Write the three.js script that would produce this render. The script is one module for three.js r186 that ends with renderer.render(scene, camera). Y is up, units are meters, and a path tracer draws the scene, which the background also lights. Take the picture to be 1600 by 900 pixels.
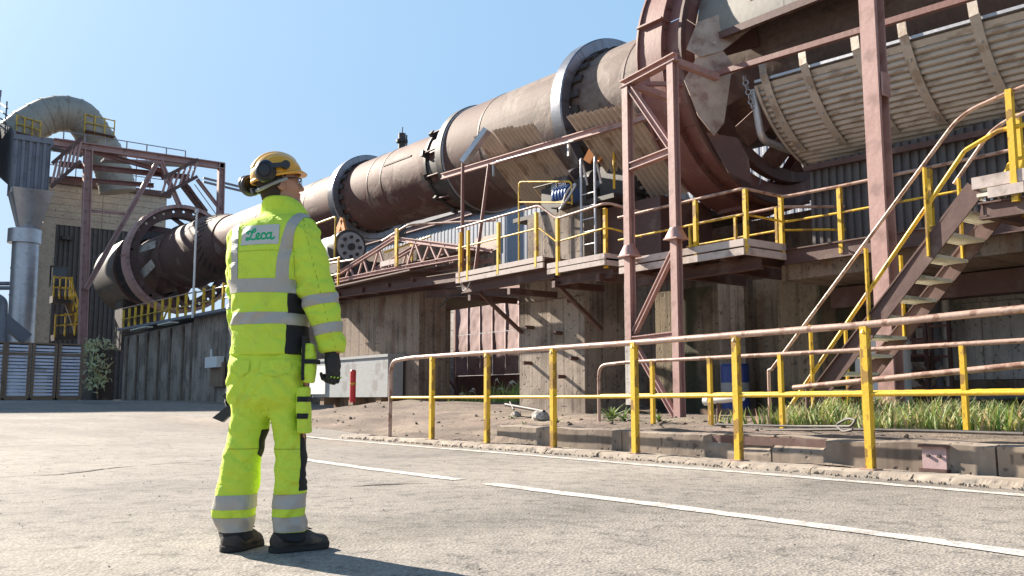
import * as THREE from 'three';
import { mergeGeometries } from 'three/addons/utils/BufferGeometryUtils.js';
import { FontLoader } from 'three/addons/loaders/FontLoader.js';

// ---------- camera, sky, sun, exposure ----------
const scene = new THREE.Scene();
const YAW = 36.3 * Math.PI / 180, PITCH = Math.atan(173 / 1437);
const camera = new THREE.PerspectiveCamera(34.77, 16 / 9, 0.1, 3000);
camera.position.set(0, 0.7, 0);
camera.lookAt(-Math.cos(YAW) * Math.cos(PITCH), 0.7 + Math.sin(PITCH), -Math.sin(YAW) * Math.cos(PITCH));
const renderer = new THREE.WebGLRenderer({ antialias: true });
renderer.toneMapping = THREE.LinearToneMapping;
renderer.toneMappingExposure = 2.9;
renderer.shadowMap.enabled = true;
const SUN = new THREE.Vector3(-0.855, 0.465, 0.225).normalize();
const sun = new THREE.DirectionalLight(new THREE.Color(1, 0.9, 0.77), 5);
sun.position.copy(SUN).multiplyScalar(120).add(new THREE.Vector3(-25, 0, -10));
sun.target.position.set(-25, 0, -10);
sun.castShadow = true; sun.shadow.mapSize.set(4096, 4096);
Object.assign(sun.shadow.camera, { left: -70, right: 70, top: 60, bottom: -60, near: 1, far: 300 });
scene.add(sun, sun.target);
{ // clear morning sky: pale at the horizon, deeper blue overhead, brighter round the sun
  const W = 512, H = 256, d = new Float32Array(W * H * 4), v = new THREE.Vector3();
  const hz = [0.245, 0.285, 0.328], mid = [0.131, 0.215, 0.318], ze = [0.03, 0.07, 0.15], gr = [0.08, 0.075, 0.07];
  for (let j = 0; j < H; j++) for (let i = 0; i < W; i++) {
    const th = (j + 0.5) / H * Math.PI - Math.PI / 2, ph = ((i + 0.5) / W - 0.5) * 2 * Math.PI;
    v.set(Math.cos(th) * Math.cos(ph), Math.sin(th), Math.cos(th) * Math.sin(ph));
    const e = Math.max(0, th / (Math.PI / 2)), g = Math.max(0, v.dot(SUN)), glow = 0.1 * Math.pow(g, 6) + 0.3 * Math.pow(g, 40);
    const t1 = Math.min(1, e / 0.22), t2 = Math.max(0, Math.min(1, (e - 0.22) / 0.6));
    for (let c = 0; c < 3; c++) {
      const s = t1 < 1 ? hz[c] + (mid[c] - hz[c]) * (t1 * (2 - t1)) : mid[c] + (ze[c] - mid[c]) * (t2 * t2 * (3 - 2 * t2));
      d[(j * W + i) * 4 + c] = th < 0 ? gr[c] : s + glow * [1, 0.95, 0.85][c];
    }
    d[(j * W + i) * 4 + 3] = 1;
  }
  const t = new THREE.DataTexture(d, W, H, THREE.RGBAFormat, THREE.FloatType);
  t.mapping = THREE.EquirectangularReflectionMapping; t.magFilter = t.minFilter = THREE.LinearFilter; t.needsUpdate = true;
  scene.background = t; scene.environment = t;
}

// ---------- tools ----------
let seed = 7;
const rnd = () => { seed = (seed * 1664525 + 1013904223) >>> 0; return seed / 4294967296; };
const rr = (a, b) => a + (b - a) * rnd();
const V = (a) => a.isVector3 ? a.clone() : new THREE.Vector3(...a);
const TAB = new Float32Array(65536); for (let i = 0; i < 65536; i++) TAB[i] = rnd();
const hash = (x, y, s) => TAB[((x * 374761 + y * 668265 + s * 1274126) ^ (x * 31 + y * 17)) & 65535];
function vn(x, y, per, s) {
  const xi = Math.floor(x), yi = Math.floor(y), fx = x - xi, fy = y - yi, u = fx * fx * (3 - 2 * fx), w = fy * fy * (3 - 2 * fy);
  const m = (k) => ((k % per) + per) % per, x0 = m(xi), x1 = m(xi + 1), y0 = m(yi), y1 = m(yi + 1);
  return (hash(x0, y0, s) * (1 - u) + hash(x1, y0, s) * u) * (1 - w) + (hash(x0, y1, s) * (1 - u) + hash(x1, y1, s) * u) * w;
}
function fbm(u, v, f, o, s) { let a = 0, k = 0.5, n = 0; for (let i = 0; i < o; i++) { a += k * vn(u * f, v * f, f, s + i); n += k; k *= 0.55; f *= 2; } return a / n; }
// noise in space, for shapes
function n3(x, y, z) {
  const xi = Math.floor(x), yi = Math.floor(y), zi = Math.floor(z), f = (t) => t * t * (3 - 2 * t), u = f(x - xi), v = f(y - yi), w = f(z - zi);
  const h = (a, b, c) => TAB[((a * 7919 + b * 104729 + c * 1299709) ^ (a * 13 + c * 7)) & 65535];
  const l = (a, b, t) => a + (b - a) * t;
  return l(l(l(h(xi, yi, zi), h(xi + 1, yi, zi), u), l(h(xi, yi + 1, zi), h(xi + 1, yi + 1, zi), u), v), l(l(h(xi, yi, zi + 1), h(xi + 1, yi, zi + 1), u), l(h(xi, yi + 1, zi + 1), h(xi + 1, yi + 1, zi + 1), u), v), w) * 2 - 1;
}
const s8 = (l) => { l = Math.min(1, Math.max(0, l)); return 255 * (l <= 0.0031308 ? 12.92 * l : 1.055 * Math.pow(l, 1 / 2.4) - 0.055); };
function tex(n, metres, fn, metresV = metres) { // fn(u, v) -> linear rgb, plus an optional height in 0..1
  const c = new Uint8Array(n * n * 4), b = new Uint8Array(n * n * 4); let bump = false;
  for (let j = 0; j < n; j++) for (let i = 0; i < n; i++) {
    const r = fn(i / n, j / n), o = (j * n + i) * 4;
    c[o] = s8(r[0]); c[o + 1] = s8(r[1]); c[o + 2] = s8(r[2]); c[o + 3] = 255;
    if (r.length > 3) { bump = true; b[o] = b[o + 1] = b[o + 2] = 255 * Math.min(1, Math.max(0, r[3])); b[o + 3] = 255; }
  }
  const mk = (d, cs) => { const t = new THREE.DataTexture(d, n, n); t.colorSpace = cs; t.wrapS = t.wrapT = THREE.RepeatWrapping; t.magFilter = THREE.LinearFilter; t.minFilter = THREE.LinearMipmapLinearFilter; t.generateMipmaps = true; t.repeat.set(1 / metres, 1 / metresV); t.needsUpdate = true; return t; };
  return { map: mk(c, THREE.SRGBColorSpace), ...(bump ? { bumpMap: mk(b, THREE.NoColorSpace) } : {}) };
}
const mat = (o) => new THREE.MeshStandardMaterial({ side: THREE.DoubleSide, roughness: 0.8, ...o });
const mix3 = (a, b, t) => [a[0] + (b[0] - a[0]) * t, a[1] + (b[1] - a[1]) * t, a[2] + (b[2] - a[2]) * t];
const sm = (a, b, x) => { const t = Math.min(1, Math.max(0, (x - a) / (b - a))); return t * t * (3 - 2 * t); };
const paint = (base, alt, dirt, o = {}) => { // worn paint: two tones of the coat, dirt blotches and chips
  const s = Math.floor(rnd() * 5000), t = tex(256, o.size ?? 2, (u, v) => {
    let c = mix3(base, alt, fbm(u, v, 4, 4, s)); const d = sm(o.lo ?? 0.55, o.hi ?? 0.75, fbm(u, v, 6, 5, s + 40));
    c = mix3(c, dirt, d * (o.amt ?? 0.7)); const g = 0.9 + 0.2 * fbm(u, v, 64, 2, s + 80);
    return [c[0] * g, c[1] * g, c[2] * g, fbm(u, v, 32, 3, s + 9)];
  });
  return mat({ ...t, bumpScale: o.bump ?? 0.002, roughness: o.rough ?? 0.6, metalness: o.metal ?? 0 });
};
// --- geometry ---
const flat = (g) => { const n = g.index ? g.toNonIndexed() : g; for (const k of Object.keys(n.attributes)) if (!['position', 'normal', 'uv'].includes(k)) n.deleteAttribute(k); return n; };
function uvBox(g) { // texture coordinates in metres, from the face's main direction
  const p = g.attributes.position, n = g.attributes.normal, u = new Float32Array(p.count * 2);
  for (let f = 0; f < p.count; f += 3) {
    let a = 0, b = 0, c = 0; for (let k = 0; k < 3; k++) { a += n.getX(f + k); b += n.getY(f + k); c += n.getZ(f + k); }
    a = Math.abs(a); b = Math.abs(b); c = Math.abs(c);
    for (let k = f; k < f + 3; k++) { const x = p.getX(k), y = p.getY(k), z = p.getZ(k); const [s, t] = b >= a && b >= c ? [x, z] : a >= c ? [z, y] : [x, y]; u[k * 2] = s; u[k * 2 + 1] = t; }
  }
  g.setAttribute('uv', new THREE.BufferAttribute(u, 2)); return g;
}
const bx = (x0, y0, z0, x1, y1, z1) => new THREE.BoxGeometry(Math.abs(x1 - x0), Math.abs(y1 - y0), Math.abs(z1 - z0)).translate((x0 + x1) / 2, (y0 + y1) / 2, (z0 + z1) / 2);
function bar(a, b, w, h, up = [0, 1, 0]) {
  a = V(a); b = V(b); const x = b.clone().sub(a), L = x.length(); x.normalize();
  let y = V(up); if (Math.abs(y.dot(x)) > 0.98) y = Math.abs(x.z) > 0.9 ? new THREE.Vector3(0, 1, 0) : new THREE.Vector3(0, 0, 1);
  const z = x.clone().cross(y).normalize(); y = z.clone().cross(x);
  return new THREE.BoxGeometry(L, h, w).applyMatrix4(new THREE.Matrix4().makeBasis(x, y, z).setPosition(a.add(b).multiplyScalar(0.5)));
}
const hbeam = (a, b, w, h, t = 0.02, up = [0, 1, 0]) => {
  a = V(a); b = V(b); const x = b.clone().sub(a).normalize(); let y = V(up); if (Math.abs(y.dot(x)) > 0.98) y.set(0, 0, 1);
  const z = x.clone().cross(y).normalize(); y = z.clone().cross(x); const o = y.clone().multiplyScalar(h / 2 - t / 2), n = o.clone().negate();
  return [bar(a.clone().add(o), b.clone().add(o), w, t, y), bar(a.clone().add(n), b.clone().add(n), w, t, y), bar(a, b, t, h - 2 * t, y)];
};
function cy(a, b, r, r2 = r, n = 14, open = false) {
  a = V(a); b = V(b); const d = b.clone().sub(a), L = d.length();
  return new THREE.CylinderGeometry(r2, r, L, n, 1, open).applyQuaternion(new THREE.Quaternion().setFromUnitVectors(new THREE.Vector3(0, 1, 0), d.normalize())).translate((a.x + b.x) / 2, (a.y + b.y) / 2, (a.z + b.z) / 2);
}
function bend(pts, r) { // round the corners of a polyline
  pts = pts.map(V); const out = [pts[0]];
  for (let i = 1; i < pts.length - 1; i++) {
    const p = pts[i], a = pts[i - 1].clone().sub(p), b = pts[i + 1].clone().sub(p), k = Math.min(r, a.length() * 0.45, b.length() * 0.45);
    a.setLength(k).add(p); b.setLength(k).add(p);
    for (let t = 0; t <= 6; t++) { const s = t / 6; out.push(a.clone().multiplyScalar((1 - s) * (1 - s)).addScaledVector(p, 2 * s * (1 - s)).addScaledVector(b, s * s)); }
  }
  out.push(pts[pts.length - 1]); return out;
}
function sweep(pts, r, n = 8, fillet = 0.15) {
  pts = fillet > 0 ? bend(pts, fillet) : pts.map(V);
  const N = pts.length, pos = [], nor = [], idx = []; let prev = null;
  const T = pts.map((p, i) => pts[Math.min(N - 1, i + 1)].clone().sub(pts[Math.max(0, i - 1)]).normalize());
  for (let i = 0; i < N; i++) {
    if (!prev) { prev = Math.abs(T[0].y) < 0.9 ? new THREE.Vector3(0, 1, 0) : new THREE.Vector3(1, 0, 0); }
    const u = prev.clone().addScaledVector(T[i], -prev.dot(T[i])).normalize(), v = T[i].clone().cross(u); prev = u;
    const ri = typeof r === 'function' ? r(i / (N - 1)) : r;
    for (let k = 0; k < n; k++) { const a = k / n * 2 * Math.PI, d = u.clone().multiplyScalar(Math.cos(a)).addScaledVector(v, Math.sin(a)); nor.push(d.x, d.y, d.z); pos.push(pts[i].x + d.x * ri, pts[i].y + d.y * ri, pts[i].z + d.z * ri); }
  }
  for (let i = 0; i < N - 1; i++) for (let k = 0; k < n; k++) { const a = i * n + k, b = i * n + (k + 1) % n; idx.push(a, b, a + n, b, b + n, a + n); }
  for (const [i, s] of [[0, -1], [N - 1, 1]]) { const c = pos.length / 3; const t = T[i]; pos.push(pts[i].x, pts[i].y, pts[i].z); nor.push(t.x * s, t.y * s, t.z * s); for (let k = 0; k < n; k++) { pos.push(pos[(i * n + k) * 3], pos[(i * n + k) * 3 + 1], pos[(i * n + k) * 3 + 2]); nor.push(t.x * s, t.y * s, t.z * s); } for (let k = 0; k < n; k++) idx.push(c, c + 1 + k, c + 1 + (k + 1) % n); }
  const g = new THREE.BufferGeometry(); g.setAttribute('position', new THREE.Float32BufferAttribute(pos, 3)); g.setAttribute('normal', new THREE.Float32BufferAttribute(nor, 3)); g.setAttribute('uv', new THREE.Float32BufferAttribute(new Float32Array(pos.length / 3 * 2), 2)); g.setIndex(idx); return g;
}
// a sheet of profiled metal: o = corner, e1 runs across the waves, e2 along them
function corr(o, e1, e2, pitch = 0.2, amp = 0.02, round = false) {
  o = V(o); e1 = V(e1); e2 = V(e2); const L = e1.length(), n = e1.clone().cross(e2).normalize(), prof = round ? [[0, 1], [0.125, 0.7], [0.25, 0], [0.375, -0.7], [0.5, -1], [0.625, -0.7], [0.75, 0], [0.875, 0.7]] : [[0, 1], [0.4, 1], [0.5, -1], [0.9, -1]];
  const st = []; for (let x = 0; x < L; x += pitch) for (const [t, h] of prof) { const q = x + t * pitch; if (q < L) st.push([q, h * amp]); } st.push([L, 0]);
  const pos = [], uv = [], d1 = e1.clone().normalize(), L2 = e2.length(), P = (q, h, k) => o.clone().addScaledVector(d1, q).addScaledVector(e2, k).addScaledVector(n, h);
  for (let i = 0; i < st.length - 1; i++) { const [a, ha] = st[i], [b, hb] = st[i + 1], q = [P(a, ha, 0), P(b, hb, 0), P(b, hb, 1), P(a, ha, 0), P(b, hb, 1), P(a, ha, 1)], w = [[a, 0], [b, 0], [b, L2], [a, 0], [b, L2], [a, L2]]; q.forEach((p, k) => { pos.push(p.x, p.y, p.z); uv.push(...w[k]); }); }
  const g = new THREE.BufferGeometry(); g.setAttribute('position', new THREE.Float32BufferAttribute(pos, 3)); g.setAttribute('uv', new THREE.Float32BufferAttribute(uv, 2)); g.computeVertexNormals(); g.userData.keep = true; return g;
}
function prism(pts, z0, z1) { const s = new THREE.Shape(pts.map(([x, y]) => new THREE.Vector2(x, y))); return new THREE.ExtrudeGeometry(s, { depth: z1 - z0, bevelEnabled: false }).translate(0, 0, z0); }
// --- scene objects ---
const names = {};
const numbered = (n) => { names[n] = (names[n] ?? -1) + 1; return names[n] ? n + '_' + String(names[n]).padStart(3, '0') : n; };
function thing(name, label, category, pos = [0, 0, 0], turn = 0, group) { const o = new THREE.Group(); o.name = numbered(name); o.position.set(...pos); o.rotation.y = turn; o.userData = { label, category }; if (group) o.userData.group = group; scene.add(o); return o; }
function build(geos, keepUV) { const l = (Array.isArray(geos) ? geos.flat(3) : [geos]).map((g) => { const k = g.userData.keep, f = flat(g); return k || keepUV ? f : uvBox(f); }); return l.length > 1 ? mergeGeometries(l) : l[0]; }
function part(name, geos, m, parent, keepUV) { const o = new THREE.Mesh(build(geos, keepUV), m); o.name = name; o.castShadow = o.receiveShadow = true; parent.add(o); return o; }
function single(name, label, category, geos, m, group, keepUV) { const o = part(numbered(name), geos, m, scene, keepUV); o.userData = { label, category }; if (group) o.userData.group = group; return o; }
function struct(name, geos, m, keepUV) { const o = part(name, geos, m, scene, keepUV); o.userData = { kind: 'structure' }; return o; }

// ---------- materials ----------
const M = {};
M.asphalt = mat({ vertexColors: true, ...tex(2048, 9, (u, v) => {
  const a = vn(u * 1024, v * 1024, 1024, 3), b = 0.5 * vn(u * 700, v * 700, 700, 5) + 0.5 * TAB[(Math.round(u * 2048) * 571 + Math.round(v * 2048) * 7919) & 65535], c = fbm(u, v, 90, 3, 11), d = fbm(u, v, 7, 4, 17);
  const stone = sm(0.25, 0.75, 0.5 * a + 0.5 * b), pit = sm(0.62, 0.8, b * 0.6 + c * 0.5), g = (0.64 + 0.47 * stone) * (0.8 + 0.4 * d) * (1 - 0.7 * pit);
  const t = a > 0.93 ? 1.25 : 1;
  return [0.315 * g * t, 0.281 * g * t, 0.241 * g * t, 0.55 * stone + 0.25 * c - 0.5 * pit + 0.2];
}), bumpScale: 0.006, roughness: 0.92 });
M.line = mat({ ...tex(512, 3, (u, v) => { const w = Math.max(sm(0.52, 0.66, fbm(u, v, 40, 4, 21)) * 0.75, sm(0.55, 0.75, fbm(u, v, 5, 3, 28)) * 0.6), g = 0.9 + 0.15 * fbm(u, v, 100, 2, 25); return [...mix3([0.54, 0.51, 0.46], [0.31, 0.28, 0.245], w).map((c) => c * g), vn(u * 256, v * 256, 256, 3)]; }), bumpScale: 0.004, roughness: 0.8 });
M.soil = mat({ vertexColors: true, ...tex(1024, 5, (u, v) => {
  const a = fbm(u, v, 8, 5, 31), b = vn(u * 300, v * 300, 300, 37), c = fbm(u, v, 60, 3, 39), st = sm(0.8, 0.9, b);
  let k = mix3([0.11, 0.08, 0.058], [0.25, 0.195, 0.148], a); k = mix3(k, [0.38, 0.33, 0.28], st * 0.6); const g = 0.7 + 0.6 * c;
  return [k[0] * g, k[1] * g, k[2] * g, 0.5 * c + 0.4 * st];
}), bumpScale: 0.03, roughness: 1 });
M.crackFill = mat({ ...tex(256, 0.6, (u, v) => { const g = 0.6 + 0.8 * fbm(u, v, 50, 3, 61); return [0.13 * g, 0.112 * g, 0.095 * g, fbm(u, v, 60, 2, 63)]; }), bumpScale: 0.006, roughness: 1 });
const concrete = (base, dark, s, o = {}) => mat({ ...tex(512, 4, (u, v) => {
  const a = fbm(u, v, 6, 5, s), st = fbm(u * 1, v * 0.12 + 0.3 * 0, 40, 3, s + 20), streak = sm(0.5, 0.8, 0.6 * vn(u * 36, v * 2, 36, s + 3) + 0.5 * vn(u * 90, v * 3, 90, s + 5)), g = 0.86 + 0.25 * fbm(u, v, 80, 2, s + 7);
  const hole = sm(0.84, 0.88, vn(u * 70, v * 70, 70, s + 60)), board = !o.plain && Math.abs(((u * 12) % 1) - 0.5) > 0.475 ? 1 : 0;
  let c = mix3(base, dark, sm(0.4, 0.75, a) * 0.6 + streak * (o.streak ?? 0.45)); c = mix3(c, [0.06, 0.05, 0.045], hole * 0.6 + board * 0.25); void st;
  if (o.rust) c = mix3(c, [0.16, 0.08, 0.045], sm(0.55, 0.8, vn(u * 20, v * 1, 20, s + 90) * 0.7 + a * 0.35) * o.rust);
  if (o.moss) c = mix3(c, [0.035, 0.045, 0.025], sm(0.5, 0.72, vn(u * 8, v * 2, 8, s + 95) * 0.75 + a * 0.3) * o.moss);
  return [c[0] * g, c[1] * g, c[2] * g, 0.5 + 0.3 * (a - 0.5) - hole * 0.4 - board * 0.2];
}), bumpScale: 0.015, roughness: 0.95 });
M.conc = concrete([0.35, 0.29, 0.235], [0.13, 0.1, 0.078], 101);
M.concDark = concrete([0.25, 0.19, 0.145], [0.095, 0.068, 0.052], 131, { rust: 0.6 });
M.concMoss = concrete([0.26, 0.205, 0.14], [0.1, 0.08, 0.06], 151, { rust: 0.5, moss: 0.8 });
M.concLow = concrete([0.29, 0.235, 0.185], [0.15, 0.115, 0.09], 171, { streak: 0.35, plain: true });
M.kerb = concrete([0.38, 0.32, 0.26], [0.2, 0.165, 0.13], 191, { streak: 0.1, plain: true });
M.panel = concrete([0.5, 0.43, 0.34], [0.4, 0.34, 0.27], 211, { streak: 0.15, plain: true });
M.white = concrete([0.62, 0.6, 0.57], [0.36, 0.34, 0.33], 231, { streak: 0.3 });
// drum plates: u runs once round the drum, v along it; scale, dust crusts and chips in ragged patches all round
const shellTex = (a, b, dust, s, amt, lvl) => mat({ ...tex(1024, 16, (u, v) => {
  const n = fbm(u, v, 10, 5, s), band = vn(u * 3, v * 24, 24, s + 3), rag = fbm(u, v, 14, 6, s + 30), pat = fbm(u, v, 4, 4, s + 45);
  const d = sm(lvl, lvl + 0.09, 0.55 * rag + 0.45 * pat), sc = sm(0.64, 0.8, vn(u * 120, v * 5, 120, s + 50)), chip = sm(0.68, 0.73, fbm(u, v, 40, 4, s + 61));
  let c = mix3(a, b, n * 0.6 + band * 0.4); c = mix3(c, dust, d * amt * (0.55 + 0.6 * fbm(u, v, 60, 3, s + 64))); c = mix3(c, [0.07, 0.035, 0.028], sc * 0.35); c = mix3(c, [0.05, 0.03, 0.026], chip * 0.5);
  const g = 0.8 + 0.4 * fbm(u, v, 160, 2, s + 70); return [c[0] * g, c[1] * g, c[2] * g, n * 0.5 + 0.25 * d + 0.2 * g];
}, 10), bumpScale: 0.02, roughness: 0.75 });
M.shellBeige = shellTex([0.105, 0.066, 0.052], [0.155, 0.108, 0.086], [0.22, 0.172, 0.14], 301, 0.6, 0.5);
M.shellBrown = shellTex([0.078, 0.036, 0.028], [0.12, 0.062, 0.049], [0.21, 0.155, 0.127], 321, 0.55, 0.56);
M.shellRed = shellTex([0.078, 0.031, 0.024], [0.125, 0.054, 0.042], [0.25, 0.185, 0.155], 331, 0.6, 0.59);
M.steelRed = paint([0.17, 0.066, 0.055], [0.22, 0.1, 0.082], [0.28, 0.18, 0.15], { amt: 0.5, rough: 0.6 });
M.steelMauve = paint([0.36, 0.2, 0.175], [0.44, 0.275, 0.245], [0.16, 0.08, 0.062], { amt: 0.5, rough: 0.6 });
M.steelBrown = paint([0.085, 0.04, 0.032], [0.125, 0.065, 0.052], [0.2, 0.14, 0.115], { amt: 0.5, rough: 0.65 });
M.plank = paint([0.46, 0.38, 0.34], [0.55, 0.47, 0.43], [0.2, 0.15, 0.13], { amt: 0.6, rough: 0.8 });
M.yellow = paint([0.64, 0.39, 0.02], [0.74, 0.48, 0.035], [0.2, 0.1, 0.035], { lo: 0.6, hi: 0.66, amt: 0.75, size: 0.9, rough: 0.45 });
M.railPink = paint([0.38, 0.24, 0.18], [0.5, 0.35, 0.28], [0.17, 0.075, 0.045], { lo: 0.54, hi: 0.64, amt: 0.75, size: 0.8, rough: 0.4 });
M.black = mat({ color: new THREE.Color(0.018, 0.017, 0.017), roughness: 0.7 });
M.dark = paint([0.035, 0.03, 0.03], [0.06, 0.05, 0.045], [0.12, 0.09, 0.07], { rough: 0.6 });
M.tyre = paint([0.22, 0.22, 0.24], [0.3, 0.3, 0.32], [0.1, 0.085, 0.08], { rough: 0.32, metal: 0.75, amt: 0.5 });
M.galv = paint([0.42, 0.42, 0.44], [0.55, 0.55, 0.57], [0.3, 0.28, 0.27], { rough: 0.38, metal: 0.6, amt: 0.5 });
M.duct = paint([0.3, 0.265, 0.21], [0.38, 0.34, 0.28], [0.22, 0.165, 0.11], { rough: 0.5, metal: 0.2, amt: 0.6, size: 4 });
M.sheet = paint([0.40, 0.32, 0.25], [0.5, 0.41, 0.33], [0.2, 0.125, 0.085], { rough: 0.6, metal: 0.1, amt: 0.7 });
M.clad = paint([0.44, 0.385, 0.325], [0.54, 0.48, 0.415], [0.25, 0.175, 0.125], { rough: 0.5, metal: 0.2, amt: 0.6, size: 1.4 });
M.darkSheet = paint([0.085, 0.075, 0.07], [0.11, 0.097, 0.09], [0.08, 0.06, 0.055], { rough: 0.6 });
M.greySheet = paint([0.16, 0.165, 0.19], [0.2, 0.205, 0.23], [0.12, 0.11, 0.12], { rough: 0.5 });
M.blueSheet = paint([0.25, 0.275, 0.33], [0.31, 0.335, 0.385], [0.26, 0.25, 0.26], { rough: 0.6, size: 5 });
M.mauveSheet = paint([0.42, 0.28, 0.28], [0.5, 0.35, 0.345], [0.24, 0.14, 0.125], { rough: 0.6, amt: 0.5 });
M.rustPlate = paint([0.3, 0.22, 0.17], [0.5, 0.42, 0.35], [0.16, 0.075, 0.05], { rough: 0.8, lo: 0.42, hi: 0.8, amt: 0.7, size: 1.2 });
M.hood = paint([0.17, 0.16, 0.14], [0.22, 0.205, 0.18], [0.13, 0.095, 0.075], { rough: 0.55, metal: 0.1, size: 4 });
M.cream = paint([0.6, 0.58, 0.5], [0.68, 0.65, 0.56], [0.4, 0.33, 0.24], { rough: 0.8, amt: 0.6 });
M.grip = paint([0.6, 0.57, 0.48], [0.68, 0.65, 0.55], [0.2, 0.18, 0.13], { rough: 0.8 });
M.cabinet = paint([0.3, 0.31, 0.31], [0.34, 0.35, 0.35], [0.2, 0.19, 0.18], { rough: 0.6 });
M.red = mat({ color: new THREE.Color(0.55, 0.03, 0.03), roughness: 0.5 });
M.motorBlue = mat({ color: new THREE.Color(0.09, 0.15, 0.32), roughness: 0.35, metalness: 0.3 });
M.orange = mat({ color: new THREE.Color(0.6, 0.2, 0.02), roughness: 0.5 });
M.blue = mat({ color: new THREE.Color(0.03, 0.06, 0.25), roughness: 0.5 });
M.wood = paint([0.2, 0.13, 0.085], [0.27, 0.185, 0.125], [0.16, 0.1, 0.07], { rough: 0.9 });
M.tray = paint([0.6, 0.6, 0.7], [0.7, 0.7, 0.78], [0.25, 0.25, 0.3], { rough: 0.6 });
M.glass = mat({ color: new THREE.Color(0.05, 0.06, 0.07), roughness: 0.1 });
M.cloth = mat({ color: new THREE.Color(0.7, 0.69, 0.66), roughness: 0.9 });
M.stone = concrete([0.4, 0.37, 0.33], [0.2, 0.17, 0.15], 251, { streak: 0, plain: true });
M.leaf = new THREE.MeshPhysicalMaterial({ color: 0xffffff, roughness: 0.85, side: THREE.DoubleSide, transmission: 0.45, thickness: 0 });

// ---------- the setting ----------
const rise = (x) => 0.62 * sm(-14, -44, x);
const gy = (x, z) => rise(x) + 0.008 * n3(x * 0.7, 1, z * 0.7);
const soilY = (x, z) => {
  const base = rise(x), far = 0.33 + 0.3 * sm(-16, -23, x), wallX = x > -11.1;
  let t = wallX ? (z < -8.12 ? 1 : 0) : sm(-7.75, -12.5, z), top = wallX ? Math.min(far, 0.27 + 0.08 * sm(-8.2, -12, z)) : far;
  if (wallX && x < -9.6 && z > -8.12) t = Math.max(t, 0.75 * sm(-9.6, -11.1, x) * sm(-7.7, -8.0, z));
  const edge = sm(-27, -22.5, x + (z + 8) * 0.35) * (x < -14.6 ? Math.max(sm(-7.75, -9.4, z), sm(-15.6, -14.6, x)) : 1);
  return base - 0.12 + edge * (0.17 + t * (top - Math.min(base, top) * 0.9)) + (edge > 0.02 ? 0.03 * (n3(x * 1.3, 0, z * 1.3) + 0.6 * n3(x * 4, 3, z * 4) + 0.35 * n3(x * 9, 5, z * 9)) : 0);
};
function sheet(xs, zs, fy, fc) {
  const pos = [], col = [], uv = [], idx = [], nx = xs.length;
  for (const z of zs) for (const x of xs) { pos.push(x, fy(x, z), z); uv.push(x, -z); const c = fc(x, z); col.push(c[0], c[1], c[2]); }
  for (let j = 0; j < zs.length - 1; j++) for (let i = 0; i < nx - 1; i++) { const a = j * nx + i; idx.push(a, a + nx, a + 1, a + 1, a + nx, a + nx + 1); }
  const g = new THREE.BufferGeometry(); g.setAttribute('position', new THREE.Float32BufferAttribute(pos, 3)); g.setAttribute('uv', new THREE.Float32BufferAttribute(uv, 2)); g.setAttribute('color', new THREE.Float32BufferAttribute(col, 3)); g.setIndex(idx); g.computeVertexNormals(); return g;
}
const range = (a, b, s) => { const r = []; for (let x = a; x < b - 1e-6; x += s) r.push(x); r.push(b); return r; };
function structSheet(name, g, m) { const o = new THREE.Mesh(g, m); o.name = name; o.receiveShadow = o.castShadow = true; o.userData = { kind: 'structure' }; scene.add(o); return o; }
{
  const xs = [-900, -400, -200, -120, ...range(-80, -16, 1.5), ...range(-15.5, 0, 0.12), 3, 10, 30, 100, 400], zs = [-600, -250, -120, -60, -40, -30, ...range(-20, -8, 1.5), ...range(-7.9, 1.5, 0.12), 4, 10, 30, 100, 400];
  structSheet('ground', sheet(xs, zs, gy, (x, z) => {
    const a = n3(x * 0.45, 5, z * 0.9), b = n3(x * 1.7, 9, z * 1.7), c = n3(x * 0.12, 2, z * 0.35); let g = 0.9 + 0.13 * a + 0.07 * b + 0.1 * c;
    const crack = Math.abs(z + 1.9 + 0.24 * (x + 6) + 0.06 * n3(x * 2, 1, 1)); if (x < -4.6 && x > -12) g *= 1 - 0.4 * Math.max(0, 1 - crack / 0.1) * (0.5 + 0.5 * n3(x * 5, 2, 2));
    const oil = sm(0.35, 0.6, n3(x * 0.9 + 4, 7, z * 0.9) + (z > -1.2 && x > -4.2 ? 0.2 : 0)) * 0.22; g *= 1 - oil;
    const red = sm(0.15, 0.6, n3(x * 0.5, 3, z * 0.8)) * sm(-5, -7.3, z) * 0.12; return [g, g * (1 - red * 0.6), g * (1 - red)];
  }), M.asphalt);
}
{ // soil bank behind the kerb and between the piers
  const xs = [...range(-30, -14, 0.35), ...range(-13.8, 2, 0.16), 6, 14], zs = [-30, -26, -22, ...range(-20, -12.5, 0.5), ...range(-12.3, -7.68, 0.11)];
  structSheet('soil_bank', sheet(xs, zs, soilY, (x, z) => { const g = 0.95 + 0.28 * n3(x * 1.1, 4, z * 1.1) + 0.22 * n3(x * 3.1, 7, z * 3.1); return [g, g * (0.98 + 0.04 * n3(x, 2, z)), g]; }), M.soil);
}
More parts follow.
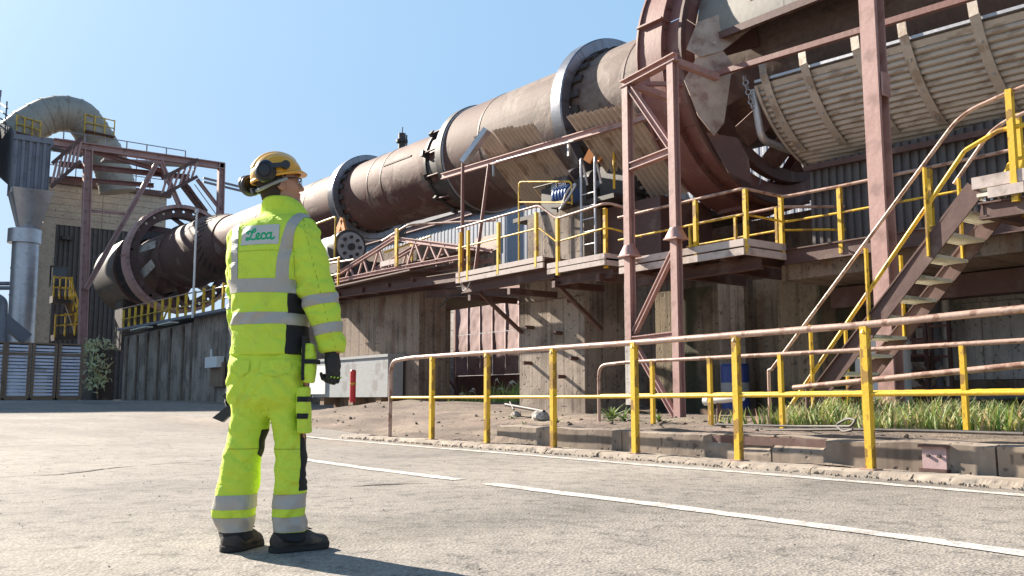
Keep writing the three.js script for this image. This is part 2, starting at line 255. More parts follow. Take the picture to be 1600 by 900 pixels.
// painted lines
function line(name, z, w, segs) {
  const g = segs.map(([a, b]) => { const xs = range(a, b, 0.1), ed = (x, s) => z + s * w / 2 + 0.018 * n3(x * 9, s * 5, z) + 0.012 * n3(x * 25, s * 9, z); const pos = [], uv = [], idx = []; xs.forEach((x, i) => { for (const s of [-1, 1]) { const zz = ed(x, s); pos.push(x, gy(x, zz) + (x < -15 ? 0.012 : 0.005), zz); uv.push(x, zz); } if (i) { const k = 2 * i; idx.push(k - 2, k - 1, k, k, k - 1, k + 1); } }); const q = new THREE.BufferGeometry(); q.setAttribute('position', new THREE.Float32BufferAttribute(pos, 3)); q.setAttribute('uv', new THREE.Float32BufferAttribute(uv, 2)); q.setIndex(idx); q.computeVertexNormals(); q.userData.keep = true; return q; });
  return struct(name, g, M.line);
}
line('road_edge_line', -6.98, 0.17, [[-17.5, 1]]);
line('road_centre_line', -4.42, 0.165, [[-6.35, 0.5], [-10.6, -6.8]]);
line('road_stop_line', -9.6, 0.12, [[-25.5, -23]]);
// open cracks in the asphalt
function crack(pts, w) {
  const P = []; for (let i = 0; i < pts.length - 1; i++) for (let k = 0; k < 40; k++) { const s = k / 40; P.push([pts[i][0] + (pts[i + 1][0] - pts[i][0]) * s, pts[i][2] + (pts[i + 1][2] - pts[i][2]) * s]); }
  const pos = [], idx = [], uv = []; P.forEach(([x, z], i) => { const a = P[Math.min(P.length - 1, i + 1)], b = P[Math.max(0, i - 1)], dx = a[0] - b[0], dz = a[1] - b[1], l = Math.hypot(dx, dz), j = 0.05 * n3(x * 3, 1, z * 3) + 0.02 * n3(x * 14, 2, z * 14), ww = w * Math.max(0.12, 0.6 + 0.9 * n3(x * 6, 4, z * 6)) * Math.sin(Math.PI * (i + 0.5) / P.length) ** 0.4; for (const s of [-1, 1]) { const X = x - dz / l * (j + s * ww), Z = z + dx / l * (j + s * ww); pos.push(X, gy(X, Z) + 0.005, Z); uv.push(X, Z); } if (i) { const k = 2 * i; idx.push(k - 2, k - 1, k, k, k - 1, k + 1); } });
  const g = new THREE.BufferGeometry(); g.setAttribute('position', new THREE.Float32BufferAttribute(pos, 3)); g.setAttribute('uv', new THREE.Float32BufferAttribute(uv, 2)); g.setIndex(idx); g.computeVertexNormals(); const n = g.attributes.normal; for (let i = 0; i < n.count; i++) n.setXYZ(i, 0, 1, 0); g.userData.keep = true; return g;
}
struct('road_crack', crack([[-9.452,0,-1.065], [-9.469,0,-1.736], [-10.189,0,-2.533], [-10.613,0,-3.65]], 0.028), M.crackFill);
struct('road_crack_001', crack([[-6.848,0,-3.402], [-6.828,0,-3.71], [-6.653,0,-4.045]], 0.03), M.crackFill);
struct('road_crack_002', crack([[-14.76,0,-2.435], [-15.296,0,-3.597], [-15.458,0,-4.826]], 0.02), M.crackFill);
// kerb, stone by stone
{
  const k = new THREE.Group(); k.name = 'kerb'; k.userData = { kind: 'structure' }; scene.add(k);
  for (let x = -15.4; x < 0.6; x += 1.0) {
    const n = 8, pos = [], h = 0.062 + rr(-0.006, 0.006), zf = -7.44 + rr(-0.02, 0.02), L = 0.985;
    const g = new THREE.BoxGeometry(L, 0.16, 0.34, n * 3, 3, 5).translate(x + L / 2, h - 0.08, zf - 0.17), p = g.attributes.position;
    for (let i = 0; i < p.count; i++) { const X = p.getX(i), Y = p.getY(i), Z = p.getZ(i), top = Y > h - 0.01, front = Z > zf - 0.01, broken = sm(0.25, 0.6, n3(X * 2.2, 8, 1)); const d = 0.004 * n3(X * 14, Y * 14, Z * 14) ; p.setXYZ(i, X, Y + rise(X) + (top ? d - (front ? 0.012 + 0.03 * broken : 0) : 0), Z + (front ? d * 1.5 - (top ? 0.02 + 0.04 * broken * (0.6 + 0.4 * n3(X * 30, 1, 1)) : 0) : 0)); }
    g.computeVertexNormals(); void pos; part('kerb_stone', g, M.kerb, k);
  }
}
// crumbs of broken kerb and pebbles
{
  const g = new THREE.IcosahedronGeometry(0.02, 0), m = new THREE.InstancedMesh(g, M.kerb, 700), q = new THREE.Matrix4(), e = new THREE.Euler(), s = new THREE.Vector3();
  for (let i = 0; i < 700; i++) { const b = i < 420, x = rr(-15, -2.4), z = b ? -7.42 + 0.13 * Math.pow(rnd(), 2) : rr(-7.0, -0.5) , k = b ? rr(0.25, 0.9) : rr(0.12, 0.3); e.set(rr(0, 6), rr(0, 6), rr(0, 6)); s.set(k * rr(0.7, 1.5), k * 0.7, k); q.compose(new THREE.Vector3(x, rise(x) + 0.012 + k * 0.006, z), new THREE.Quaternion().setFromEuler(e), s); m.setMatrixAt(i, q); }
  m.name = 'loose_gravel'; m.userData = { kind: 'stuff', label: 'crumbs of concrete and pebbles along the kerb', category: 'gravel' }; m.castShadow = m.receiveShadow = true; scene.add(m);
  const m2 = new THREE.InstancedMesh(new THREE.IcosahedronGeometry(0.03, 0), M.soil.clone(), 480); m2.material.vertexColors = false;
  for (let i = 0; i < 480; i++) { const x = rr(-22, -2), z = rr(-12.5, -8.0 + (x < -11 ? 0.25 : -0.2)), k = Math.pow(rnd(), 5) * 1.5 + 0.2; e.set(rr(0, 6), rr(0, 6), rr(0, 6)); s.set(k * rr(0.7, 1.5), k * 0.7, k); q.compose(new THREE.Vector3(x, soilY(x, z) + 0.005, z), new THREE.Quaternion().setFromEuler(e), s); m2.setMatrixAt(i, q); }
  m2.name = 'earth_clods'; m2.userData = { kind: 'stuff', label: 'clods and stones strewn over the bare soil bank', category: 'soil' }; m2.castShadow = m2.receiveShadow = true; scene.add(m2);
}

// ---------- rotary kiln ----------
const AX = (x) => 8.0 - 0.0226 * (x + 17), KZ = -16;             // height of the kiln's axis, its distance
// a drum or ring about the kiln's axis: profile [[x, r], ...] in metres along and across
function drum(prof, n = 72, a0 = 0, a1 = 2 * Math.PI, yc = 0, zc = 0) {
  const pos = [], uv = [], idx = []; let len = 0; const full = Math.abs(a1 - a0 - 2 * Math.PI) < 1e-6; void full;
  prof.forEach(([x, r], i) => { if (i) len += Math.hypot(x - prof[i - 1][0], r - prof[i - 1][1]); for (let k = 0; k <= n; k++) { const a = a0 + (a1 - a0) * k / n; pos.push(x, yc + r * Math.sin(a), zc + r * Math.cos(a)); uv.push(a * 16 / (2 * Math.PI), x); } });
  const w = n + 1; for (let i = 0; i < prof.length - 1; i++) for (let k = 0; k < n; k++) { const a = i * w + k; idx.push(a, a + 1, a + w, a + 1, a + w + 1, a + w); }
  const g = new THREE.BufferGeometry(); g.setAttribute('position', new THREE.Float32BufferAttribute(pos, 3)); g.setAttribute('uv', new THREE.Float32BufferAttribute(uv, 2)); g.setIndex(idx);
  const f = g.toNonIndexed(); f.computeVertexNormals(); // smooth round the axis, hard along it
  const p = f.attributes.position, nn = f.attributes.normal;
  for (let i = 0; i < p.count; i += 3) { let ax = 0; for (let k = 0; k < 3; k++) ax += nn.getX(i + k) / 3; for (let k = i; k < i + 3; k++) { const y = p.getY(k) - yc, z = p.getZ(k) - zc, r = Math.hypot(y, z) || 1, s = Math.sqrt(Math.max(0, 1 - ax * ax)) * Math.sign(nn.getY(k) * y + nn.getZ(k) * z || 1); nn.setXYZ(k, ax, s * y / r, s * z / r); } }
  f.userData.keep = true; return f;
}
const ringBox = (x0, x1, r0, r1, n = 72) => [drum([[x0, r0], [x0, r1], [x1, r1], [x1, r0], [x0, r0]], n)];
{
  const t = thing('rotary_kiln', 'long rusty brown rotary kiln drum sloping across the plant', 'kiln', [-17, 8.0, KZ]); t.rotation.z = -Math.atan(0.0226);
  const L = (x) => x + 17;
  part('shell', drum([[L(-23.1), 1.2], [L(-23.1), 1.65], [L(-21.2), 1.65]], 96), M.shellBrown, t).userData.label = 'wide brown drum section by the seal';
  part('shell', drum([[L(-21.2), 1.65], [L(-12), 1.65], [L(-2), 1.65], [L(6), 1.65], [L(6), 0.5]], 96), M.shellBeige, t).userData.label = 'wide beige dusty drum section';
  part('shell', drum([[L(-45.2), 1.3], [L(-36), 1.3], [L(-23), 1.3]], 80), M.shellRed, t).userData.label = 'narrower reddish brown drum section';
  part('shell', drum([[L(-66), 0.8], [L(-66), 1.75], [L(-48.4), 1.75], [L(-45.2), 1.36], [L(-45.2), 1.3]], 80), M.shellBrown, t).userData.label = 'far drum section with a tapered end';
  for (const [x, r] of [[-21.2, 1.65], [-27.7, 1.3], [-28.7, 1.3], [-34.2, 1.3], [-36.6, 1.3], [-39.5, 1.3], [-15.2, 1.65]]) part('weld_seam', ringBox(L(x - 0.035), L(x + 0.035), r - 0.02, r + 0.012), M.steelBrown, t);
  const ty = (x0, x1, r0, r1) => drum([[x0, r0], [x0, r1 - 0.03], [x0 + 0.03, r1], [x1 - 0.03, r1], [x1, r1 - 0.03], [x1, r0], [x0, r0]], 96);
  part('tyre', ty(L(-17.42), L(-17.0), 1.74, 2.03), M.tyre, t);
  part('tyre', ty(L(-31.25), L(-30.8), 1.37, 1.62), M.tyre, t);
  part('tyre', ty(L(-62.4), L(-61.9), 1.82, 2.1), M.tyre, t);
  for (const [x0, x1, r, n] of [[-17.62, -16.72, 1.65, 26], [-31.5, -30.52, 1.3, 22]]) for (let k = 0; k < n; k++) { const a = k / n * 2 * Math.PI; part('filler_bar', bx(L(x0), r - 0.01, -0.09, L(x1), r + 0.085, 0.09).rotateX(a), M.dark, t); }
  // seal between the two drum sections
  part('seal_ring', ringBox(L(-23.42), L(-23.1), 1.28, 1.72), M.dark, t); part('seal_flange', ringBox(L(-23.1), L(-23.04), 1.5, 1.69), M.galv, t);
  part('seal_band', ringBox(L(-24.6), L(-24.48), 1.29, 1.42), M.dark, t);
  for (let k = 0; k < 12; k++) { const a = (k + 0.3) / 12 * 2 * Math.PI; const p = part('seal_plate', drum([[L(-24.55), 1.36], [L(-23.42), 1.43], [L(-23.42), 1.36]], 8, a, a + 0.34), k % 3 ? M.dark : M.steelBrown, t); part('clamp_rod', cy([L(-24.65), 1.47 * Math.sin(a), 1.47 * Math.cos(a)], [L(-23.35), 1.52 * Math.sin(a), 1.52 * Math.cos(a)], 0.03, 0.03, 6), M.steelBrown, t); part('lug', bx(-0.07, -0.05, -0.09, 0.07, 0.12, 0.09).rotateX(0).translate(L(-24.55), 1.42, 0).rotateX(Math.PI / 2 - a - 0.0), M.dark, t); void p; }
  part('scar_bar', bx(L(-27.6), -0.025, -0.02, L(-25.7), 0.025, 0.02).translate(0, 0.42, 1.24), M.steelBrown, t);
  for (let k = 0; k < 30; k++) { const a = k / 30 * 2 * Math.PI; part('cooling_fin', bar([L(-47.2), 1.6 * Math.sin(a), 1.6 * Math.cos(a)], [L(-46.3), 1.48 * Math.sin(a + 0.2), 1.48 * Math.cos(a + 0.2)], 0.05, 0.1, [0, Math.sin(a), Math.cos(a)]), M.dark, t); }
  part('end_plate', ringBox(L(-52.8), L(-52.7), 1.72, 1.86), M.steelBrown, t);
}
// girth gear guards
{
  const t = thing('gear_guard', 'huge red brown ring casing around the beige drum beside steel tower', 'gear guard', [-13.27, 7.72, KZ]);
  const w = 1.05, R = 3.0;
  for (let k = 0; k < 8; k++) { const a0 = (k + 0.27) / 8 * 2 * Math.PI, a1 = a0 + Math.PI / 4 - 0.006; part('casing_segment', [drum([[0, 2.3], [0, R], [w * 0.62, R], [w * 0.62, R - 0.16], [w, R - 0.16], [w, 2.45]], 20, a0, a1)], M.steelRed, t); part('joint_flange', bx(-0.02, 2.4, -0.02, w * 0.66, R + 0.09, 0.02).rotateX(Math.PI / 2 - a0), M.steelRed, t); }
  part('outer_lip', ringBox(-0.03, 0.02, R - 0.02, R + 0.05), M.steelRed, t);
  part('front_lip', ringBox(w - 0.02, w + 0.05, R - 0.24, R - 0.1), M.steelBrown, t);
  part('gear_rim', ringBox(w + 0.05, w + 0.22, 2.15, 2.42), M.steelBrown, t);
  for (let k = 0; k < 40; k++) { const a = k / 40 * 2 * Math.PI; part('bolt', cy([w * 0.62 + 0.02, (R - 0.08) * Math.sin(a), (R - 0.08) * Math.cos(a)], [w * 0.62 + 0.06, (R - 0.08) * Math.sin(a), (R - 0.08) * Math.cos(a)], 0.035, 0.035, 6), M.steelBrown, t); }
  for (let k = 0; k < 14; k++) { const a = k / 14 * 2 * Math.PI; part('spring_plate', bar([w + 0.2, 2.2 * Math.sin(a), 2.2 * Math.cos(a)], [w + 0.95, 1.67 * Math.sin(a + 0.1), 1.67 * Math.cos(a + 0.1)], 0.5, 0.04, [0, Math.sin(a), Math.cos(a)]), M.steelBrown, t); }
}
{
  const t = thing('gear_guard', 'brown ring casing with round holes around the far drum section', 'gear guard', [-54.6, 8.86, KZ]);
  const R = 3.1, s = new THREE.Shape(); s.absarc(0, 0, R, 0, 2 * Math.PI); const h = new THREE.Path(); h.absarc(0, 0, 2.55, 0, 2 * Math.PI, true); s.holes.push(h);
  for (let k = 0; k < 30; k++) { const a = (k + 0.5) / 30 * 2 * Math.PI, q = new THREE.Path(); q.absarc(2.8 * Math.cos(a), 2.8 * Math.sin(a), 0.075, 0, 2 * Math.PI, true); s.holes.push(q); }
  part('face_plate', new THREE.ExtrudeGeometry(s, { depth: 0.05, bevelEnabled: false, curveSegments: 64 }).rotateY(Math.PI / 2), M.steelBrown, t);
  part('rim', ringBox(-0.9, 0.25, R - 0.02, R + 0.06), M.steelMauve, t); part('inner_rim', ringBox(-0.7, 0.03, 2.47, 2.55), M.steelBrown, t); part('rim_lip', ringBox(0.2, 0.3, R - 0.12, R + 0.08), M.steelMauve, t);
  for (let k = 0; k < 10; k++) { const a = (k + 0.2) / 10 * 2 * Math.PI; part('spoke', bar([-0.4, 2.5 * Math.sin(a), 2.5 * Math.cos(a)], [0.5, 1.76 * Math.sin(a + 0.25), 1.76 * Math.cos(a + 0.25)], 0.5, 0.04, [0, Math.sin(a), Math.cos(a)]), k % 3 ? M.steelBrown : M.clad, t); }
  for (let k = 0; k < 8; k++) { const a = k / 8 * 2 * Math.PI; part('rib', bar([-0.85, (R + 0.07) * Math.sin(a), (R + 0.07) * Math.cos(a)], [0.25, (R + 0.07) * Math.sin(a), (R + 0.07) * Math.cos(a)], 0.05, 0.06, [0, Math.sin(a), Math.cos(a)]), M.steelMauve, t); }
}
{ // feed housing behind the far guard
  const t = thing('feed_housing', 'dark round feed housing at the far end of the kiln', 'kiln housing', [-60, 8.95, KZ]);
  part('drum_cover', drum([[-6, 0.4], [-6, 2.45], [0, 2.45], [0, 1.9]], 64), M.dark, t); part('band', ringBox(-0.12, 0.06, 2.4, 2.55), M.steelBrown, t);
  part('chute', bar([-2.5, -2, 0.5], [-2.5, -5.2, 0.5], 2, 2), M.dark, t);
}
// ---------- heat shields by the kiln ----------
{
  const t = thing('kiln_shroud', 'ribbed beige metal half shell hung beneath the kiln by straps', 'heat shield', [-10.7, 7.86, KZ]); t.rotation.z = -0.05;
  const R = 2.7, len = 9.5, a0 = -0.5, a1 = -2.0, ribs = 34; // fluted: round flutes running along the drum
  for (let k = 0; k < ribs; k++) {
    const pr = []; const n = 6, b0 = a0 + (a1 - a0) * k / ribs, b1 = a0 + (a1 - a0) * (k + 0.96) / ribs;
    const pos = [], uv = [], nr = []; for (let i = 0; i <= n; i++) { const b = b0 + (b1 - b0) * i / n, r = R + (k === 0 ? 0.02 : 0.045 * Math.sin(Math.PI * i / n)); pr.push([r * Math.sin(b), r * Math.cos(b)]); }
    for (let i = 0; i < n; i++) { const [y0, z0] = pr[i], [y1, z1] = pr[i + 1]; const q = [[0, y0, z0], [len, y0, z0], [len, y1, z1], [0, y0, z0], [len, y1, z1], [0, y1, z1]]; for (const v of q) { pos.push(...v); uv.push(v[0], k * 0.35 + i * 0.05); } } void nr;
    const g = new THREE.BufferGeometry(); g.setAttribute('position', new THREE.Float32BufferAttribute(pos, 3)); g.setAttribute('uv', new THREE.Float32BufferAttribute(uv, 2)); g.computeVertexNormals(); g.userData.keep = true;
    part('flute', g, M.clad, t);
  }
  part('inner_lining', drum([[0, R - 0.05], [len, R - 0.05]], 30, a1, a0), M.sheet, t);
  part('edge_band', drum([[-0.02, R - 0.08], [-0.02, R + 0.07], [0.05, R + 0.07]], 30, a1, a0), M.clad, t);
  part('rim_angle', bar([0, R * Math.sin(-0.48), R * Math.cos(-0.48)], [len, R * Math.sin(-0.48), R * Math.cos(-0.48)], 0.1, 0.05), M.galv, t);
  for (const x of [0.18, 1.05, 2.1, 2.95, 4.1, 5.1, 6.3]) {
    const s = part('strap', drum([[x, R + 0.06], [x, R + 0.075], [x + 0.16, R + 0.075], [x + 0.16, R + 0.06]], 16, -1.08, -0.44), M.clad, t);
    part('strap_tab', [bar([x + 0.08, (R + 0.08) * Math.sin(-0.45), (R + 0.08) * Math.cos(-0.45)], [x + 0.02, (R + 0.08) * Math.sin(-0.45) + 0.36, (R + 0.08) * Math.cos(-0.45) - 0.02], 0.02, 0.15, [1, 0, 0])], M.clad, t); void s;
    part('bolt', [-1.02, -0.8, -0.6].map((a) => cy([x + 0.08, (R + 0.07) * Math.sin(a), (R + 0.07) * Math.cos(a)], [x + 0.08, (R + 0.1) * Math.sin(a), (R + 0.1) * Math.cos(a)], 0.025, 0.025, 6)), M.galv, t);
  }
}
{
  const t = thing('kiln_hood', 'curved grey steel hood plate over the upper side of the kiln', 'heat shield', [-12.1, 7.9, KZ]);
  const a0 = -0.06, R = 2.5;
  for (const [x0, x1] of [[0, 2.1], [2.11, 4.6], [4.61, 9]]) part('hood_panel', drum([[x0, R], [x1, R]], 40, a0, 2.2), M.hood, t);
  part('lower_edge', bar([0, R * Math.sin(a0), R * Math.cos(a0)], [9, R * Math.sin(a0) - 0.1, R * Math.cos(a0)], 0.1, 0.14), M.steelBrown, t);
  for (let k = 0; k < 4; k++) part('stay', bar([-0.9 + 0 * k, 2.35 * Math.sin(0.55 + k * 0.5), 2.35 * Math.cos(0.55 + k * 0.5)], [0.1, R * Math.sin(0.6 + k * 0.5), R * Math.cos(0.6 + k * 0.5)], 0.1, 0.12), M.steelBrown, t);
  part('patch', drum([[1.3, R + 0.01], [1.9, R + 0.01]], 6, 0.12, 0.36), M.steelMauve, t);
}
// torn sealing plates between guard and hood
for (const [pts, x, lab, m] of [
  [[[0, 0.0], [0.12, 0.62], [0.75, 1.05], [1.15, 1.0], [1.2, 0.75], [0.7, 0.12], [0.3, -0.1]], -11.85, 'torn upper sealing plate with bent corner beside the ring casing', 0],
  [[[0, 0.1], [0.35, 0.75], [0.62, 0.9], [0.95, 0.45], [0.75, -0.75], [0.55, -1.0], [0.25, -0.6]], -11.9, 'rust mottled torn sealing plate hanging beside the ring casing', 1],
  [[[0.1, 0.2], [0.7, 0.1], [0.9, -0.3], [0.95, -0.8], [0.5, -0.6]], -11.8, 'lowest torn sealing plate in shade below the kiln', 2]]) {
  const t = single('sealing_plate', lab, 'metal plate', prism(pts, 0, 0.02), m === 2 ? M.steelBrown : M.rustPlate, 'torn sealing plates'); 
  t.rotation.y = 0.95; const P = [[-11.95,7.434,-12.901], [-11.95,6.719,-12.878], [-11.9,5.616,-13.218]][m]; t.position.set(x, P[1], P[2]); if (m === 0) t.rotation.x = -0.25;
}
// profiled shield sheets below the kiln, with their beam
for (const [x0, x1, y0, y1, lab] of [[-19.05, -16.6, 7.38, 7.1, 'left hand rusty corrugated shield sheet leaning below the kiln'], [-15.35, -13.36, 6.92, 6.78, 'right hand corrugated shield sheet behind the steel tower']]) {
  const t = thing('shield_sheet', lab, 'metal sheet', [0, 0, 0], 0, 'corrugated shield sheets');
  const n = 3, w = (x1 - x0) / n; for (let k = 0; k < n; k++) { const xa = x0 + k * w, ya = y0 + (y1 - y0) * k / n + rr(-0.04, 0.04); part('corrugated_sheet', corr([xa, ya, -12.75 - 0.012 * k], [w + 0.03, (y1 - y0) / n, 0], [0, -1.65, -1.75], 0.165, 0.04, true), M.sheet, t); }
}
{
  const t = thing('shield_beam', 'slim mauve steel beam carrying the corrugated shield sheets', 'beam');
  part('beam', hbeam([-21.0, 6.74, -13.05], [-13.1, 6.45, -13.05], 0.1, 0.16, 0.02), M.steelMauve, t);
  for (const [x, y] of [[-18.55, 6.62], [-15.6, 6.5]]) part('bracket', bar([x, y, -13.05], [x, y - 0.35, -13.05], 0.05, 0.05), M.galv, t);
  part('tie_rod', cy([-18.3, 6.57, -12.95], [-15.3, 6.42, -12.95], 0.02), M.galv, t);
  part('prop', cy([-18.7, 3.8, -12.6], [-18.7, 6.6, -13.02], 0.045), M.steelRed, t);
}
{ // floodlight on its pole
  const t = thing('floodlight', 'long floodlight on a rusty pole at the walkway end', 'floodlight', [-18.513, 3.45, -12.1]);
  part('pole', cy([0, 0, 0], [0, 3.0, 0], 0.045, 0.04), M.steelRed, t); part('lamp_body', bar([0.06, 3.0, 0.02], [0.62, 3.75, -0.3], 0.24, 0.13), M.galv, t); part('lens', bar([0.11, 2.98, 0.05], [0.64, 3.69, -0.26], 0.13, 0.02), M.cream, t); part('cable', sweep([[0.02, 0.4, 0.02], [0.1, -0.2, 0.05], [0.35, -0.1, 0.05], [0.45, 0.2, 0.0]], 0.012, 6, 0.1), M.cloth, t);
}
{
  const t = thing('long_beam', 'thin rust red beam running along under the kiln hood', 'beam');
  part('beam', bar([-12.4, 6.95, -13.28], [-4.6, 6.55, -13.28], 0.1, 0.1), M.steelRed, t); part('cross_stay', bar([-12.3, 6.95, -13.28], [-12.9, 6.98, -12.6], 0.08, 0.08), M.steelRed, t);
}
{ // hose and chain hanging at the shroud's corner
  const t = thing('hanging_hose', 'grey hose with chain hanging at the corner of the ribbed shell', 'hose');
  const X = -10.9; part('hose', sweep([[-10.95,6.559,-13.774], [-10.95,6.009,-13.86], [-10.95,5.611,-13.954], [-10.95,5.546,-14.626], [-10.95,5.53,-15.168], [-10.95,5.234,-15.355]], 0.075, 10, 0.25), M.galv, t); void X;
  for (let k = 0; k < 7; k++) part('chain_link', new THREE.TorusGeometry(0.05, 0.014, 5, 10).rotateY(k % 2 ? 0.4 : 1.8).translate(...[[-10.95,6.73,-13.503]].map((p) => [p[0], p[1] - k * 0.085, p[2] - k * 0.035])[0]), M.galv, t);
}

// ---------- piers and walls ----------
function block(name, label, cat, m, boxes, group) { const t = thing(name, label, cat, [0, 0, 0], 0, group); for (const [n, mm, ...b] of boxes) part(n, bx(...b), mm ?? m, t); return t; }
{
  const t = block('concrete_pier', 'tall weathered concrete pier under the platform behind the front railing', 'pier', M.conc, [
    ['wall', null, -18.06, 0, -13.5, -16.85, 3.6, -14.7], ['wall', null, -16.83, 0, -13.47, -15.6, 3.45, -14.7]]);
  part('plinth', bx(-17.6, 3.6, -13.4, -15.5, 5.05, -14.8), M.conc, t);
  for (const [x, y] of [[-17.6, 1.55], [-15.85, 1.6], [-17.5, 2.4], [-16.4, 2.2], [-16.3, 1.2], [-15.9, 2.9]]) part('anchor_bolt', cy([x, y, -13.6], [x, y, -13.25], 0.045, 0.045, 8), M.steelBrown, t);
  for (const y of [1.9, 3.0]) part('joint', bx(-18.07, y, -13.46, -15.59, y + 0.02, -13.44), M.concDark, t);
}
{
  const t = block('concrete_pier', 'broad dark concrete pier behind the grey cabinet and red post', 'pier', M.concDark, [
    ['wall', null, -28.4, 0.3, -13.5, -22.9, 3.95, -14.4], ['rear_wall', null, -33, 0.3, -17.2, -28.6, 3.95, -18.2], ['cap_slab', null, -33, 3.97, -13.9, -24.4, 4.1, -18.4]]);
  part('plinth', bx(-29.5, 4.1, -14.0, -26.6, 4.75, -14.8), M.concDark, t); part('roller_plinth', bx(-31, 4.11, -14.9, -25.5, 5.75, -18.2), M.concDark, t);
}
{
  const t = block('concrete_pier', 'long stained concrete base under the far yellow railing', 'pier', M.concDark, [
    ['wall', M.conc, -54.4, 0.3, -13.0, -42.42, 4.15, -19], ['wall', M.conc, -42.4, 0.3, -13.1, -36, 4.3, -19]]);
  for (let k = 0; k < 6; k++) part('buttress', bx(-53.5 + k * 2, 0.3, -12.9, -53.35 + k * 2, 4.1, -12.99), M.concDark, t);
}
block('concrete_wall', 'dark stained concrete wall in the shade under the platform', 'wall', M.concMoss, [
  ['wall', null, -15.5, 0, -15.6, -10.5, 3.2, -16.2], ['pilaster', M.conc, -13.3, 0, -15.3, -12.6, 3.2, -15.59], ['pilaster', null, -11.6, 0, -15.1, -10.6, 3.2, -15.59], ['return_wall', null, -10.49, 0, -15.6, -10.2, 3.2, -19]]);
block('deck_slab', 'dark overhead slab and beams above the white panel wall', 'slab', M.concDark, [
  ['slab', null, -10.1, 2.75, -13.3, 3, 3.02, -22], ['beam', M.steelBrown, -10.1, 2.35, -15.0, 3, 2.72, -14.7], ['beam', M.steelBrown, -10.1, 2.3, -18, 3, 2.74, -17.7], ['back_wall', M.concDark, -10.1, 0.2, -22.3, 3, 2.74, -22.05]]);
{
  const t = thing('panel_wall', 'pale grey panel wall in shade at the far right', 'wall');
  for (let k = 0; k < 6; k++) for (let j = 0; j < 2; j++) part('panel', bx(-9.95 + k * 1.45, 1.05 + j * 0.72, -17.0, -9.95 + k * 1.45 + 1.435, 1.05 + j * 0.72 + 0.7, -17.15), M.white, t);
  part('plinth', bx(-9.95, 0.2, -16.95, -1, 1.04, -17.2), M.concDark, t); part('cap', bx(-9.95, 2.48, -16.97, -1, 2.56, -17.2), M.white, t);
}
{
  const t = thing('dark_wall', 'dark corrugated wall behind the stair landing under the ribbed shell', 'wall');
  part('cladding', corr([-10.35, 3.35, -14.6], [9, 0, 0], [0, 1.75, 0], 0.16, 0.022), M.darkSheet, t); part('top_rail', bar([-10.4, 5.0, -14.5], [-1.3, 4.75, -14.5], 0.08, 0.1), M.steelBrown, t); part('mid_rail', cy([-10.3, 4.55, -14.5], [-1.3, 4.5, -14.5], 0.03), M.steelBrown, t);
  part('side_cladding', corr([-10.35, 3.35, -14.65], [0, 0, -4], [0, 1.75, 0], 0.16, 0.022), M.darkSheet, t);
}
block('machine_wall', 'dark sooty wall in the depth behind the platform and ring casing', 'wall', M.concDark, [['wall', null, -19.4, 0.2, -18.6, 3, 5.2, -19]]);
{ // hall behind the kiln
  const t = thing('background_hall', 'pale blue corrugated hall seen beneath the kiln', 'building');
  part('cladding', corr([-62, 4.9, -26], [66, 0, 0], [0, 5.2, 0], 0.35, 0.008), M.blueSheet, t);
  part('lower_wall', bx(-62, 0.2, -26.3, 4, 4.85, -25.9), M.white, t); part('roof_edge', bx(-62, 10.1, -27, 4, 10.35, -25.8), M.steelMauve, t); part('roof', bx(-62, 10.36, -40, 4, 10.6, -25.7), M.greySheet, t);
  for (const [x0, x1, y0, y1] of [[-38.5, -36.5, 8.0, 8.8], [-33, -30, 6.5, 7.3]]) part('patch_panel', bx(x0, y0, -25.95, x1, y1, -25.9), M.sheet, t);
}
{
  const t = thing('sheet_metal_door', 'dented mauve sheet metal gate between the two piers', 'gate');
  const gx = (i) => -31.6 + i * 0.86;
  for (let i = 0; i < 6; i++) for (let j = 0; j < 2; j++) {
    const g = new THREE.PlaneGeometry(0.85, j ? 1.5 : 1.62, 14, 18).translate(gx(i) + 0.43, j ? 4.02 : 2.43, -20.4), p = g.attributes.position, s = i * 7 + j * 3;
    for (let k = 0; k < p.count; k++) { const x = p.getX(k), y = p.getY(k), d = Math.pow(Math.max(0, n3(x * 1.6, y * 1.3, s)), 1.4) * 0.03 + 0.006 * n3(x * 5, y * 4, s + 2); p.setZ(k, -20.4 - d + 0.03 * (Math.abs(x - gx(i) - 0.43) > 0.4 ? 1 : 0)); }
    g.computeVertexNormals(); part('door_panel', g, M.mauveSheet, t);
  }
  part('frame', [bx(-31.75, 1.2, -20.5, -31.62, 4.95, -20.35), bx(-26.4, 1.2, -20.5, -26.28, 4.95, -20.35), bx(-31.75, 4.8, -20.5, -26.28, 4.95, -20.33)], M.steelMauve, t); part('base', bx(-31.7, 0.4, -20.6, -26.3, 1.6, -20.38), M.steelRed, t);
}
{
  const t = thing('white_block_wall', 'white block wall left of the mauve gate', 'wall');
  for (let j = 0; j < 6; j++) for (let i = 0; i < 3; i++) part('block', bx(-34.2 + i * 0.82, 0.5 + j * 0.75, -20.6, -34.2 + i * 0.82 + 0.805, 0.5 + j * 0.75 + 0.735, -20.4), M.white, t);
  part('brace', bar([-33.6, 3.1, -20.0], [-30.5, 0.9, -19.8], 0.06, 0.1), M.steelBrown, t); part('sign', bx(-33.7, 1.6, -20.39, -33.4, 2.2, -20.37), M.blue, t);
}
